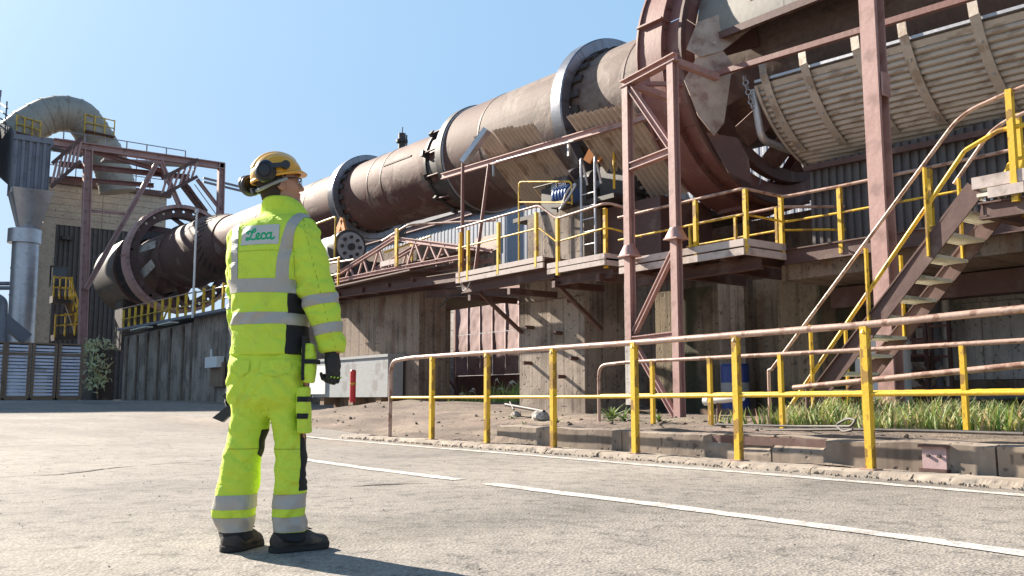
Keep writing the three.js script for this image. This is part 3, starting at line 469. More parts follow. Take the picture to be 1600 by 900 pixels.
// low retaining wall with chipped top and a steel insert
{
  const t = thing('retaining_wall', 'low chipped concrete retaining wall behind the front railing', 'wall');
  const secs = [[-11.1, -8.45], [-8.43, -6.2], [-6.18, -3.9], [-3.88, -0.8], [-0.78, 3]];
  for (const [x0, x1] of secs) {
    const g = new THREE.BoxGeometry(x1 - x0, 0.44, 0.3, Math.round((x1 - x0) / 0.05), 10, 5).translate((x0 + x1) / 2, 0.1, -8.03), p = g.attributes.position;
    for (let i = 0; i < p.count; i++) { const X = p.getX(i), Y = p.getY(i), Z = p.getZ(i), top = Y > 0.3, fr = Z > -7.89; const d = 0.004 * n3(X * 8, Y * 8, Z * 8); const notch = X > -7.05 && X < -5.55 && Y > 0.2 + 0.03 * n3(X * 3, 1, 1) && fr ? -0.07 : 0; p.setXYZ(i, X, Y + (top ? d - 0.02 * (fr ? 1 : 0) + 0.012 * n3(X * 3, 3, 3) : 0), Z + (fr ? d + notch : 0)); }
    g.computeVertexNormals(); part('wall_section', g, M.concLow, t);
  }
  part('embedded_rail', bx(-7.03, 0.21, -7.97, -5.57, 0.3, -7.93), M.steelBrown, t);
  const px = -4.418; const s = part('steel_insert', bx(px - 0.11, 0.06, -7.9, px + 0.11, 0.3, -7.85), M.mauveSheet, t);
  part('rim', [bx(px - 0.13, 0.27, -7.9, px + 0.13, 0.3, -7.82), bx(px - 0.13, 0.06, -7.9, px + 0.13, 0.09, -7.82)], M.steelBrown, s); part('bolt', [cy([px - 0.05, 0.2, -7.86], [px - 0.05, 0.2, -7.83], 0.015), cy([px + 0.05, 0.2, -7.86], [px + 0.05, 0.2, -7.83], 0.015)], M.dark, s);
}
// ---------- railings ----------
{
  const t = thing('front_railing', 'yellow posted railing with brown top rail along the kerb', 'railing');
  part('top_rail', sweep([[-13.85, 0.05, -7.62], [-13.85, 1.33, -7.62], [-13.2, 1.37, -7.62], [-8, 1.36, -7.62], [-4.9, 1.375, -7.62], [-3.4, 1.415, -7.62], [-1.5, 1.46, -7.62]], 0.034, 12, 0.22), M.railPink, t);
  for (const x of [-12.5, -10.98, -9.46, -7.93, -6.4, -4.89, -3.4, -1.9]) { const p = part('post', bx(x - 0.034, 0.03, -7.655, x + 0.034, 1.36 + (x > -4 ? 0.04 : 0), -7.585), M.yellow, t); part('base_plate', bx(x - 0.07, rise(x) + 0.055, -7.7, x + 0.07, rise(x) + 0.075, -7.545), M.railPink, p); part('post_cap', cy([x, 1.3, -7.62], [x, 1.36, -7.62], 0.048, 0.03, 8), M.yellow, p); }
  part('mid_rail', sweep([[-13.85, 0.72, -7.62], [-8, 0.725, -7.62], [-1.5, 0.76, -7.62]], 0.022, 10, 0.05), M.yellow, t);
}
{
  const t = thing('rear_railing', 'second yellow posted railing standing on the soil above retaining wall', 'railing');
  const z = -9.3; part('top_rail', sweep([[-10.45, 0.22, z], [-10.45, 1.2, z], [-9.8, 1.23, z], [-6, 1.245, z], [-2.5, 1.28, z]], 0.026, 10, 0.18), M.railPink, t);
  for (const x of [-9.32, -8.26, -7.13, -6.0, -4.87, -3.74]) part('post', bx(x - 0.026, 0.2, z - 0.026, x + 0.026, 1.24, z + 0.026), M.yellow, t);
  part('mid_rail', sweep([[-10.47, 0.75, z], [-2.5, 0.79, z]], 0.02, 8, 0), M.yellow, t);
}
{
  const t = thing('loose_pipe', 'brown pipe rail running low behind the second railing', 'pipe');
  const a = [-7.398,0.838,-9.9], b = [-4.546,1.048,-9.9]; part('pipe', sweep([a, b, [b[0] + 1, b[1] + 0.1, b[2]]], 0.035, 10, 0), M.railPink, t); part('support', cy([a[0] + 0.2, 0.2, -9.9], [a[0] + 0.2, a[1], -9.9], 0.025), M.steelBrown, t); part('support', cy([b[0] + 0.2, 0.2, -9.9], [b[0] + 0.2, b[1], -9.9], 0.025), M.steelBrown, t);
}
// generic walkway: deck with fascia boards, toe boards, posts and rails
function deckRail(t, pts, h, posts, mid = 0.55, sz = 0.035, hy = 0) {
  part('top_rail', sweep(pts.map(([x, y, z]) => [x, y + h, z]), 0.028, 8, 0.14), M.railPink, t); part('mid_rail', sweep(pts.map(([x, y, z]) => [x, y + h * mid, z]), 0.02, 8, 0.08), M.yellow, t);
  for (const [x, y, z] of posts) part('post', bx(x - sz, y - 0.1 + hy, z - sz, x + sz, y + h, z + sz), M.yellow, t);
}
{
  const t = thing('roller_walkway', 'steel walkway stepping down past the roller station, railed in yellow', 'walkway');
  // left, upper level
  part('deck', bx(-18.6, 3.66, -13.6, -15.2, 3.7, -12.02), M.steelBrown, t);
  for (const [x0, x1, y] of [[-18.6, -16.9, 3.58], [-16.88, -15.2, 3.58]]) { part('toe_board', bx(x0, y - 0.11, -12.02, x1, y - 0.0, -11.97), M.plank, t); part('toe_board', bx(x0, y + 0.03, -12.02, x1, y + 0.14, -11.97), M.plank, t); }
  part('beam', hbeam([-18.6, 3.35, -12.2], [-15.0, 3.35, -12.2], 0.12, 0.22), M.steelBrown, t);
  deckRail(t, [[-18.6, 3.72, -12.0], [-15.35, 3.74, -12.0], [-14.75, 3.35, -12.0], [-13.3, 3.42, -12.0], [-13.2, 3.42, -12.1], [-12.85, 3.25, -12.6]], 1.1, [[-18.45, 3.6, -12], [-18.1, 3.6, -12], [-16.85, 3.6, -12], [-15.45, 3.6, -12], [-14.72, 3.35, -12], [-13.35, 3.35, -12.1]]);
  // lower level
  part('deck', bx(-15.05, 3.4, -13.4, -13.25, 3.44, -12.02), M.steelBrown, t);
  part('toe_board', bx(-15.05, 3.3, -12.02, -13.25, 3.4, -11.97), M.plank, t); part('toe_board', bx(-15.05, 3.42, -12.02, -13.25, 3.53, -11.97), M.plank, t); part('end_board', bx(-13.3, 3.3, -13.4, -13.25, 3.53, -12.03), M.plank, t);
  part('beam', hbeam([-15.1, 3.18, -12.25], [-13.3, 3.18, -12.25], 0.12, 0.2), M.steelBrown, t); for (const x of [-18.2, -16.6, -15, -13.6]) part('bracket', bar([x, 3.1, -13.5], [x, 3.1, -12.1], 0.1, 0.14), M.steelBrown, t);
  part('knee_brace', bar([-15.0, 2.2, -13.45], [-15.0, 3.1, -12.2], 0.08, 0.08), M.steelBrown, t); part('knee_brace', bar([-17.9, 2.3, -13.45], [-17.9, 3.2, -12.2], 0.08, 0.08), M.steelBrown, t);
  // hazard striped step
  for (let k = 0; k < 8; k++) part('hazard_stripe', prism([[0, 0], [0.11, 0], [0.17, 0.1], [0.06, 0.1]], 0, 0.02).translate(-15.05 + k * 0.115, 3.62, -12.9), k % 2 ? M.dark : M.yellow, t);
}
{
  const t = thing('tower_walkway', 'steel platform with projecting corner behind the braced steel tower', 'walkway');
  part('deck', bx(-12.9, 3.27, -14.4, -9.86, 3.31, -12.03), M.steelBrown, t);
  for (const [x0, x1] of [[-12.85, -11.45], [-11.43, -9.84]]) { part('toe_board', bx(x0, 3.07, -12.03, x1, 3.19, -11.98), M.plank, t); part('toe_board', bx(x0, 3.22, -12.03, x1, 3.34, -11.98), M.plank, t); }
  part('side_board', bx(-9.86, 3.07, -13.05, -9.8, 3.19, -12.04), M.plank, t); part('side_board', bx(-9.86, 3.22, -13.05, -9.8, 3.34, -12.04), M.plank, t);
  for (const x of [-12.5, -11.4, -10.4]) part('bracket', bar([x, 3.14, -15.2], [x, 3.14, -12.1], 0.12, 0.2), M.steelBrown, t); part('beam', hbeam([-12.9, 2.98, -12.5], [-9.9, 2.98, -12.5], 0.14, 0.2), M.steelBrown, t);
  part('deck', bx(-9.85, 3.17, -14.5, -1, 3.22, -13.1), M.steelBrown, t); part('fascia', hbeam([-9.85, 3.12, -13.08], [-1, 3.12, -13.08], 0.1, 0.26), M.steelBrown, t);
  deckRail(t, [[-12.9, 3.2, -12.03], [-10.9, 3.21, -12.03], [-9.84, 3.21, -12.03], [-9.84, 3.2, -13.08], [-8.7, 3.18, -13.08], [-1.5, 3.18, -13.08]], 0.98, [[-10.92, 3.2, -12.03], [-9.84, 3.2, -12.06], [-9.84, 3.2, -13.0], [-8.74, 3.15, -13.08], [-7.2, 3.15, -13.08], [-5.6, 3.15, -13.08], [-4, 3.15, -13.08]]);
}
{
  const t = thing('inner_railing', 'low yellow railing inside the tower platform before the dark kiln', 'railing');
  deckRail(t, [[-12.6, 3.3, -13.6], [-11.0, 3.3, -13.6], [-10.35, 3.3, -13.6], [-9.6, 3.3, -14.5]], 0.85, [[-12.5, 3.3, -13.6], [-11.35, 3.3, -13.6], [-10.4, 3.3, -13.6], [-9.65, 3.3, -14.45]], 0.5, 0.025, 0.1);
}
// braced steel tower
{
  const t = thing('steel_tower', 'braced mauve steel tower frame standing before the platform', 'tower');
  const z = -11.8, xl = -12.36, xr = -11.18;
  for (const [x, y0, y1] of [[xl, 1.78, 6.62], [xr, 0.3, 6.72]]) { part('leg', hbeam([x, y0, z], [x, y1, z], 0.15, 0.15, 0.018, [0, 0, 1]), M.steelMauve, t); const g = new THREE.CylinderGeometry(0.09, 0.2, 0.22, 4).rotateY(Math.PI / 4).translate(x, 3.62 - (x < -12 ? 0.16 : 0), z); part('collar', g, M.steelMauve, t); part('collar_plate', bx(x - 0.16, 3.48 - (x < -12 ? 0.16 : 0), z - 0.16, x + 0.16, 3.505 - (x < -12 ? 0.16 : 0), z + 0.16), M.steelMauve, t); }
  part('top_beam', hbeam([xl - 0.12, 6.66, z], [xr + 0.12, 6.8, z], 0.18, 0.14), M.steelMauve, t); part('cross_beam', hbeam([xl, 5.02, z], [xr, 5.1, z], 0.14, 0.14), M.steelMauve, t); part('cross_beam', hbeam([xl - 0.05, 1.78, z], [xr, 1.82, z], 0.14, 0.1), M.steelMauve, t);
  part('brace', hbeam([xl + 0.1, 6.55, z], [xr - 0.05, 5.15, z], 0.12, 0.12), M.steelMauve, t); part('brace', hbeam([xl + 0.1, 1.9, z], [xr - 0.05, 3.3, z], 0.1, 0.1), M.steelMauve, t); part('brace', hbeam([xl + 0.05, 1.75, z], [xr - 0.1, 0.4, z], 0.1, 0.1), M.steelMauve, t);
  part('foot_plate', bx(xr - 0.2, 0.24, z - 0.2, xr + 0.2, 0.32, z + 0.2), M.steelMauve, t);
  part('rear_beam', bar([xl, 6.66, z - 0.1], [xl, 6.6, -13.2], 0.12, 0.12), M.steelMauve, t); part('rear_beam', bar([xr, 6.76, z - 0.1], [xr, 6.7, -13.0], 0.12, 0.12), M.steelMauve, t);
}
{
  const t = thing('steel_column', 'tall mauve steel column rising past the stairs out of frame', 'column');
  part('shaft', hbeam([-7.32, 0.2, -12], [-7.36, 9.5, -12], 0.25, 0.26, 0.025, [0, 0, 1]), M.steelMauve, t); part('web_cover', bx(-7.45, 0.25, -11.92, -7.21, 9.3, -11.88), M.steelMauve, t); part('foot_plate', bx(-7.6, 0.15, -12.25, -7.05, 0.3, -11.75), M.steelBrown, t);
  part('gusset', bx(-7.19, 5.05, -12.1, -7.17, 5.4, -11.9), M.steelMauve, t);
}
// stairs
{
  const t = thing('steel_staircase', 'steep steel stair with yellow rails climbing to the right', 'staircase');
  const zn = -10.6, zf = -11.4, P = (x) => 0.89 + (x + 7.41) * (3.1 - 0.89) / (7.41 - 5.32), x0 = -8.05, x1 = -5.28;
  const dir = [x1 - x0, P(x1) - P(x0), 0], up = [-dir[1], dir[0], 0];
  for (const z of [zn, zf]) part('stringer', [bar([x0, P(x0), z], [x1, P(x1), z], 0.02, 0.24, up), bar([x0 - 0.07, P(x0) + 0.07, z - 0.03 * Math.sign(z - zn - 0.01)], [x1 - 0.07, P(x1) + 0.07, z - 0.03], 0.07, 0.015, up)], M.steelBrown, t);
  const n = 13; for (let k = 0; k < n; k++) { const x = x0 + 0.12 + (x1 - x0 - 0.15) * k / (n - 1), y = P(x) - 0.02; const tr = part('tread', bx(x - 0.13, y, zf + 0.02, x + 0.15, y + 0.04, zn - 0.02), M.grip, t); part('nosing', cy([x - 0.13, y + 0.015, zf + 0.03], [x - 0.13, y + 0.015, zn - 0.03], 0.028, 0.028, 8), M.grip, tr); }
  for (const [z, a, b] of [[zn, 0, 1], [zf, 0.35, 1]]) {
    const q = (x, h) => [x, P(x) + h, z];
    const xs = a ? -5.95 : x0 - 0.28;
    part('handrail', sweep([...(a ? [] : [[xs, 0.3, z], [xs, 1.1, z]]), a ? q(xs, 1.0) : [xs + 0.05, P(x0 - 0.1) + 1.0, z], q(x1 - 0.12, 1.05), [x1 + 0.55, 4.2, z], [x1 + 2.4, 4.3, z]], 0.024, 10, 0.22), M.railPink, t);
    if (!a) part('mid_rail', sweep([q(x0 - 0.3 + a, 0.28), q(x1 - 0.1, 0.58), [x1 + 0.3, P(x1) + 0.62, z], [x1 + 2.4, 3.75, z]], 0.028, 8, 0.03), M.yellow, t);
    for (const x of [-7.6, -6.72, -5.88]) part('post', bar([x, P(x) - 0.1, z + 0.02], [x, P(x) + (a ? 0.98 : 1.0), z + 0.02], 0.025, 0.06), M.yellow, t);
    void b;
  }
  part('knee_rail', sweep([[-5.0, 3.1, zn + 0.02], [-4.95, 3.45, zn - 0.2], [-4.3, 3.42, zn - 0.3]], 0.022, 8, 0.1), M.yellow, t);
}
{
  const t = thing('stair_landing', 'wooden edged stair landing at the top right corner', 'platform');
  part('deck', bx(-5.25, 3.02, -11.6, -2.5, 3.06, -10.55), M.grip, t); for (let k = 0; k < 12; k++) part('grating_bar', bx(-5.2 + k * 0.08, 2.97, -11.55, -5.17 + k * 0.08, 3.015, -10.6), M.galv, t);
  part('toe_board', bx(-5.3, 3.12, -10.6, -4.55, 3.26, -10.55), M.plank, t); part('toe_board', bx(-5.1, 2.98, -10.54, -4.7, 3.1, -10.5), M.plank, t); part('toe_board', bx(-4.54, 2.98, -10.6, -2.5, 3.26, -10.55), M.plank, t);
  part('beam', hbeam([-5.25, 2.86, -10.62], [-2.5, 2.82, -10.62], 0.1, 0.2), M.steelBrown, t); part('end_beam', hbeam([-5.22, 2.88, -10.6], [-5.22, 2.88, -11.6], 0.1, 0.18), M.steelBrown, t);
  for (const [x, z] of [[-4.82, -10.57], [-3.3, -10.57], [-5.2, -11.58]]) part('post', bx(x - 0.035, 2.9, z - 0.035, x + 0.035, 4.2, z + 0.035), M.yellow, t);
}
// gangway truss between the piers
{
  const t = thing('truss_gangway', 'brown trussed gangway bridging the gap between two piers', 'gangway');
  const z = -12.8; const a = [-27, 4.45, z], b = [-22.95, 4.4, z], c = [-19.6, 4.32, z], d = [-27, 4.64, z], e = [-23.15, 5.3, z], f = [-19.6, 4.56, z];
  const mirror = (p) => [p[0], p[1], -13.75];
  for (const k of [(p) => p, mirror]) {
    part('bottom_chord', [hbeam(k(a), k(b), 0.1, 0.12, 0.02), hbeam(k(b), k(c), 0.1, 0.12, 0.02)].flat(), M.steelMauve, t); part('top_chord', [hbeam(k(d), k(e), 0.1, 0.12, 0.02), hbeam(k(e), k(f), 0.1, 0.12, 0.02)].flat(), M.steelMauve, t);
    const up = (x) => x < -23.15 ? 4.64 + (x + 27) / 3.85 * 0.66 : 5.3 - (x + 23.15) / 3.55 * 0.74, lo = (x) => 4.45 - (x + 27) / 7.4 * 0.13;
    for (const [x, w] of [[-26, 0.3], [-25.1, 0.35], [-24.1, 0.45], [-22.0, 0.45], [-21.2, 0.4], [-20.5, 0.35]]) { part('web_bar', bar(k([x - w, lo(x), z]), k([x, up(x), z]), 0.05, 0.05), M.steelMauve, t); part('web_bar', bar(k([x, up(x), z]), k([x + w, lo(x), z]), 0.05, 0.05), M.steelMauve, t); }
  }
  part('deck', bx(-27, 4.5, -13.7, -19.6, 4.53, -12.85), M.steelBrown, t); part('toe_board', bx(-23.9, 4.55, -12.78, -22.9, 4.7, -12.74), M.plank, t); part('post', bx(-22.98, 4.45, -12.76, -22.84, 5.55, -12.7), M.yellow, t); part('post', bx(-23.9, 4.45, -13.8, -23.8, 5.5, -13.74), M.yellow, t);
  part('handrail', sweep([[-24, 5.35, -12.85], [-22.6, 5.62, -12.9], [-22.0, 5.6, -13.2], [-19.4, 5.35, -13.7]], 0.035, 8, 0.15), M.railPink, t); part('mid_rail', sweep([[-23.9, 5.0, -12.9], [-21.5, 5.15, -13.0]], 0.03, 8, 0), M.yellow, t);
}
{
  const t = thing('pier_walkway', 'brown beamed walkway around the broad dark pier', 'walkway');
  for (const [y, z] of [[4.02, -12.7], [3.98, -13.3]]) part('beam', hbeam([-29, y + 0.05, z], [-18.8, y - 0.25, z], 0.14, 0.24), M.steelBrown, t);
  part('deck', bx(-29, 4.14, -13.45, -21.5, 4.18, -12.35), M.steelBrown, t);
  for (const x of [-28, -26.4, -24.8, -23.2, -21.8]) { part('bracket', bar([x, 3.9, -13.5], [x, 3.95, -12.6], 0.1, 0.12), M.steelBrown, t); if (x < -26) part('post', bx(x - 0.03, 4.15, -12.63, x + 0.03, 5.15, -12.57), M.yellow, t); }
  part('mid_rail', sweep([[-29, 4.65, -12.6], [-26.3, 4.6, -12.6]], 0.025, 8, 0), M.yellow, t); part('top_rail', sweep([[-29, 5.15, -12.6], [-26.3, 5.12, -12.6]], 0.03, 8, 0), M.railPink, t); part('lamp_arm', sweep([[-21.7, 3.2, -13.4], [-20.9, 3.45, -13.3], [-20.3, 3.45, -13.3]], 0.03, 6, 0.1), M.dark, t);
  part('lower_beam', hbeam([-22, 3.6, -13.2], [-17.8, 3.3, -13.6], 0.14, 0.2), M.steelBrown, t);
}

// ---------- far left: works building, gantry, ducts ----------
const lat = (a, b, z0 = 0) => [a, b, z0];
{
  const t = thing('works_building', 'beige panelled works building with dark corrugated lower wall at left', 'building');
  const X = -78, zl = -12.234, zr = -21.46, yt = 17.427, ym = 14.203, rows = 6;
  part('core', bx(X - 14, 0.3, zl - 0.4, X - 0.3, yt - 0.3, zr + 0.4), M.panel, t);
  const zc = [zl, zl + (zr - zl) * 0.46, zr]; for (let r = 0; r < rows; r++) for (let c = 0; c < 2; c++) part('wall_panel', bx(X - 0.3, ym + (yt - ym) * r / rows + 0.012, zc[c] - 0.015, X, ym + (yt - ym) * (r + 1) / rows - 0.012, zc[c + 1] + 0.015), M.panel, t);
  part('roof_edge', bx(X - 0.4, yt, zl + 0.3, X + 0.25, yt + 0.45, zr - 0.3), M.steelBrown, t);
  part('cladding', corr([X - 0.05, 0.5, zl - 0.9], [0, 0, zr - zl + 0.9], [0, ym - 0.5, 0], 0.35, 0.05), M.darkSheet, t);
  part('pilaster', bx(X - 0.2, 0.4, zl + 0.2, X + 0.12, ym, zl - 0.9), M.panel, t);
  const wz0 = -13.012, wz1 = -14.142, wy0 = 9.427, wy1 = 10.825;
  const w = part('window', bx(X - 0.02, wy0, wz0, X + 0.06, wy1, wz1), M.glass, t); part('frame', [bx(X, wy0 - 0.08, wz0 + 0.1, X + 0.12, wy1 + 0.1, wz0), bx(X, wy0 - 0.08, wz1, X + 0.12, wy1 + 0.1, wz1 - 0.1), bx(X, wy1, wz0, X + 0.12, wy1 + 0.1, wz1)], M.darkSheet, w);
  const lamp = part('wall_lamp', bx(X, wy1 + 2.2, wz1 + 0.6, X + 0.5, wy1 + 2.5, wz1 - 0.2), M.dark, t); void lamp;
  // roof catwalk
  const y2 = yt + 0.5; for (let k = 0; k <= 8; k++) { const z = zl + (zr - zl) * (k / 8) * 1.0; part('roof_post', cy([X - 1, y2, z], [X - 1, y2 + 3.4 - k * 0.05, z], 0.045, 0.045, 6), M.greySheet, t); }
  for (const h of [1.2, 2.3, 3.3]) part('roof_rail', cy([X - 1, y2 + h, zl], [X - 1, y2 + h, zr], 0.04, 0.04, 6), M.greySheet, t);
}
{
  const t = thing('conveyor_gallery', 'grey corrugated conveyor gallery at the left edge above the hopper', 'gallery');
  const X = -66, z0 = -8.439, z1 = -10.569, yT = 17.545, yB = 14.228;
  part('end_cladding', corr([X, yB, z0], [0, 0, z1 - z0], [0, yT - yB, 0], 0.42, 0.06), M.greySheet, t);
  part('end_trim', bx(X - 0.1, yT - 0.1, z0 + 0.1, X + 0.12, yT + 0.25, z1 - 0.1), M.greySheet, t); part('bottom_trim', bx(X - 0.1, yB - 0.25, z0 + 0.1, X + 0.12, yB, z1 - 0.1), M.galv, t);
  part('side_cladding', corr([X, yB, z0 + 0.02], [-16, 5, 0], [0, yT - yB + 0.5, 0], 0.42, 0.06), M.greySheet, t); part('core', bx(X - 3, yB, z0 - 0.1, X - 0.1, yT, z1 + 0.1), M.greySheet, t);
  for (let k = 0; k < 4; k++) part('roof_rail', cy([X - 0.5, yT + 0.5 + k * 0.5, z0 + 0.5], [X - 16, yT + 6 + k * 0.5, z0 + 0.5], 0.05, 0.05, 6), M.greySheet, t); for (let k = 0; k < 3; k++) part('roof_post', cy([X - 1 - k * 4, yT + 0.4 + k * 1.5, z0 + 0.5], [X - 1 - k * 4, yT + 2.6 + k * 1.5, z0 + 0.5], 0.05, 0.05, 6), M.greySheet, t);
}
{
  const X = -66.5, t = thing('hopper_stack', 'silver hopper tapering into a tall round pipe at left', 'hopper');
  const c0 = [-66.5,14.192,-9.591], c1 = [-66.5,11.537,-9.515], c2 = [-66.5,10.848,-9.404], c3 = [-66.5,4.718,-9.604], w = 1.55;
  const g = new THREE.CylinderGeometry(1.7, 0.8, c0[1] - c1[1], 4, 1).rotateY(Math.PI / 4 + 0.0).translate(X, (c0[1] + c1[1]) / 2, c0[2]); part('hopper', g, M.galv, t);
  part('collar', cy([X, c1[1] - 0.8, c1[2] + 0.1], [X, c1[1] + 0.1, c1[2] + 0.1], 1.0, 1.0, 40), M.galv, t); const pts = [];
  for (let k = 0; k < 6; k++) { const y0 = 0.4 + (c2[1] - 0.4) * k / 6, y1 = 0.4 + (c2[1] - 0.4) * (k + 1) / 6; part('pipe_section', cy([X, y0 + 0.02, c3[2] + 0.1 * k / 6], [X, y1 - 0.02, c3[2] + 0.1 * (k + 1) / 6], 0.8, 0.8, 40), M.galv, t); part('pipe_seam', cy([X, y1 - 0.06, c3[2] + 0.1 * (k + 1) / 6], [X, y1 + 0.02, c3[2] + 0.1 * (k + 1) / 6], 0.83, 0.83, 40), M.galv, t); } void pts; void w;
}
{
  const t = thing('exhaust_duct', 'great arched dusty exhaust duct above the works building', 'duct');
  const P = [[-74,18.868,-8.831], [-74,20.423,-10.07], [-74,21.536,-11.371], [-74,22.006,-12.566], [-74,21.874,-13.729], [-74,20.743,-14.692], [-74,19.383,-15.585], [-74,17.982,-16.302], [-74,16.52,-16.652]];
  const C = new THREE.CatmullRomCurve3(P.map(V), false, 'catmullrom', 0.3); part('duct_pipe', sweep(C.getPoints(48), 1.32, 28, 0), M.duct, t);
  for (let k = 1; k < 15; k++) { const p = C.getPoint(k / 15), d = C.getTangent(k / 15).multiplyScalar(0.09); part('seam_flange', cy(p.clone().sub(d), p.clone().add(d), 1.36, 1.36, 28, true), M.duct, t); }
}
{
  const t = thing('duct_platform', 'thin yellow railed platform beside the exhaust duct', 'platform');
  for (const [pa, pb] of [[[-72.6,19.569,-9.292], [-72.6,19.361,-10.833]], [[-72.6,20.5,-13.785], [-72.6,20.366,-15.861]]]) { for (const h of [0, 0.7, 1.3]) part('rail', cy([pa[0], pa[1] + h, pa[2]], [pb[0], pb[1] + h, pb[2]], 0.045, 0.045, 6), M.yellow, t); for (let k = 0; k < 4; k++) { const z = pa[2] + (pb[2] - pa[2]) * k / 3, y = pa[1] + (pb[1] - pa[1]) * k / 3; part('post', cy([pa[0], y - 0.1, z], [pa[0], y + 1.35, z], 0.05, 0.05, 6), M.yellow, t); } part('deck', bar(pa, pb, 0.8, 0.08), M.steelBrown, t); }
}
{
  const t = thing('steel_gantry', 'brown steel gantry frame with diagonal braces before the works building', 'gantry');
  const H = (a, b, w = 0.4, m = M.steelMauve, n = 'beam') => part(n, hbeam(a, b, w, w, 0.06), m, t);
  H([-58,15.506,-11.277], [-58,1.548,-11.612], 0.46, M.steelMauve, 'column'); H([-58,15.796,-19.266], [-58,8.943,-19.362], 0.4, M.steelMauve, 'column');
  H([-58,15.581,-9.398], [-58,15.653,-19.439], 0.42); H([-58.6,14.473,-9.839], [-58.6,14.762,-17.446], 0.3, M.steelRed); H([-58.8,13.694,-10.056], [-58.8,13.961,-15.322], 0.26, M.steelRed); H([-58,11.773,-11.538], [-58,11.801,-13.702], 0.16);
  H([-57.6,15.204,-15.17], [-57.6,7.032,-11.489], 0.28, M.steelMauve, 'brace'); H([-57.6,15.274,-15.358], [-57.6,12.498,-16.681], 0.26, M.steelMauve, 'brace'); H([-58.2,15.441,-11.571], [-58.2,14.805,-15.74], 0.26, M.steelRed, 'brace'); H([-58,14.563,-17.753], [-58,12.77,-19.34], 0.2, M.steelMauve, 'brace');
  // inclined lattice conveyors
  const lattice = (a, b, d) => { a = V(a); b = V(b); const o = new THREE.Vector3(0, d, 0); part('lattice_chord', [bar(a, b, 0.25, 0.2), bar(a.clone().add(o), b.clone().add(o), 0.25, 0.2)], M.steelBrown, t); const n = 6; for (let k = 0; k < n; k++) { const p = a.clone().lerp(b, k / n), q = a.clone().lerp(b, (k + 1) / n); part('lattice_bar', bar(p, q.clone().add(o), 0.1, 0.12), M.steelMauve, t); } };
  lattice([-57.5,12.806,-9.327], [-57.5,14.545,-10.803], 1.4); lattice([-57.5,13.092,-15.465], [-57.5,14.608,-17.593], 1.1); lattice([-59.5,14.362,-17.25], [-59.5,12.455,-18.894], 0.4);
  part('catwalk', bar([-59,15.583,-9.436], [-59,15.4,-11.203], 0.8, 0.3), M.greySheet, t); part('catwalk', bar([-59.5,15.298,-12.404], [-59.5,15.744,-17.437], 0.9, 0.12), M.greySheet, t);
  for (const [px, h] of [[0, 0], [1, 0], [2, 0], [3, 0], [4, 0], [5, 0], [6, 0]]) { const a = V([-60,16.862,-10.248]), b = V([-60,16.809,-17.544]), p = a.clone().lerp(b, px / 6); part('rail_post', cy(p.clone().add(new THREE.Vector3(0, -1.4, 0)), p, 0.04, 0.04, 6), M.greySheet, t); void h; }
  for (const h of [0, -0.5, -0.95]) part('hand_rail', bar(V([-60,16.862,-10.248]).add(new THREE.Vector3(0, h, 0)), V([-60,16.809,-17.544]).add(new THREE.Vector3(0, h, 0)), 0.05, 0.05), M.greySheet, t);
  for (const [a, b] of [[[-61,15.429,-19.092], [-61,15.046,-22.742]], [[-61,15.167,-19.102], [-61,14.776,-22.751]]]) part('stay_pipe', bar(a, b, 0.12, 0.14), M.greySheet, t);
  part('stay_wire', [cy([-60,14.545,-17.886], [-60,12.593,-19.389], 0.03, 0.03, 5), cy([-60,14.676,-18.213], [-60,12.453,-20.034], 0.03, 0.03, 5)], M.greySheet, t);
}
// far railings on the long base
{
  const t = thing('far_walkway', 'yellow railed walkway along the top of the far concrete base', 'walkway');
  const z = -12.7, Y = (x) => 4.3 + (x + 38) * -0.008;
  part('deck', bar([-54.5, Y(-54.5) + 0.1, -13.4], [-35.5, Y(-35.5), -13.4], 1.6, 0.12), M.greySheet, t); part('top_rail', sweep([[-54, Y(-54) + 1.25, z], [-41.5, Y(-41) + 1.1, z], [-40.8, Y(-40.8) + 1.05, z], [-35.5, Y(-35) + 0.95, z]], 0.035, 8, 0.2), M.railPink, t); part('mid_rail', sweep([[-54, Y(-54) + 0.65, z], [-35.5, Y(-35) + 0.5, z]], 0.028, 8, 0), M.yellow, t);
  for (let x = -53.6; x < -36; x += 1.25) part('post', bx(x - 0.06, Y(x), z - 0.05, x + 0.06, Y(x) + 1.15, z + 0.05), M.yellow, t);
  part('brace', bar([-46, Y(-46), z], [-44.6, Y(-44) + 1.1, z], 0.06, 0.08), M.yellow, t);
  part('cover_plate', bx(-50, 4.2, -12.6, -47.2, 4.26, -12.2), M.cream, t); part('cover_plate', bx(-45, 4.15, -12.6, -43, 4.21, -12.2), M.cream, t);
}
{
  const t = thing('service_stair', 'small yellow railed stair and platforms below the works building window', 'staircase');
  const X = -70, p0 = [-70,7.527,-11.785], p1 = [-70,7.51,-12.926], q0 = [-70,4.872,-12.01], q1 = [-70,5.125,-13.879], r0 = [-70,7.502,-12.804], r1 = [-70,5.205,-13.626];
  part('deck', bar(p0, p1, 1.2, 0.5), M.dark, t); part('deck', bar(q0, q1, 1.2, 0.4), M.dark, t); part('stringer', bar(r0, r1, 0.3, 0.4), M.dark, t);
  for (const [a, b] of [[p0, p1], [q0, q1], [r0, r1]]) { for (const h of [0.8, 1.5]) part('rail', bar([X + 0.7, a[1] + h, a[2]], [X + 0.7, b[1] + h, b[2]], 0.09, 0.1), M.yellow, t); for (let k = 0; k <= 3; k++) { const s = k / 3; part('post', bx(X + 0.68, a[1] + (b[1] - a[1]) * s, a[2] + (b[2] - a[2]) * s - 0.045, X + 0.74, a[1] + (b[1] - a[1]) * s + 1.6, a[2] + (b[2] - a[2]) * s + 0.045), M.yellow, t); } }
}
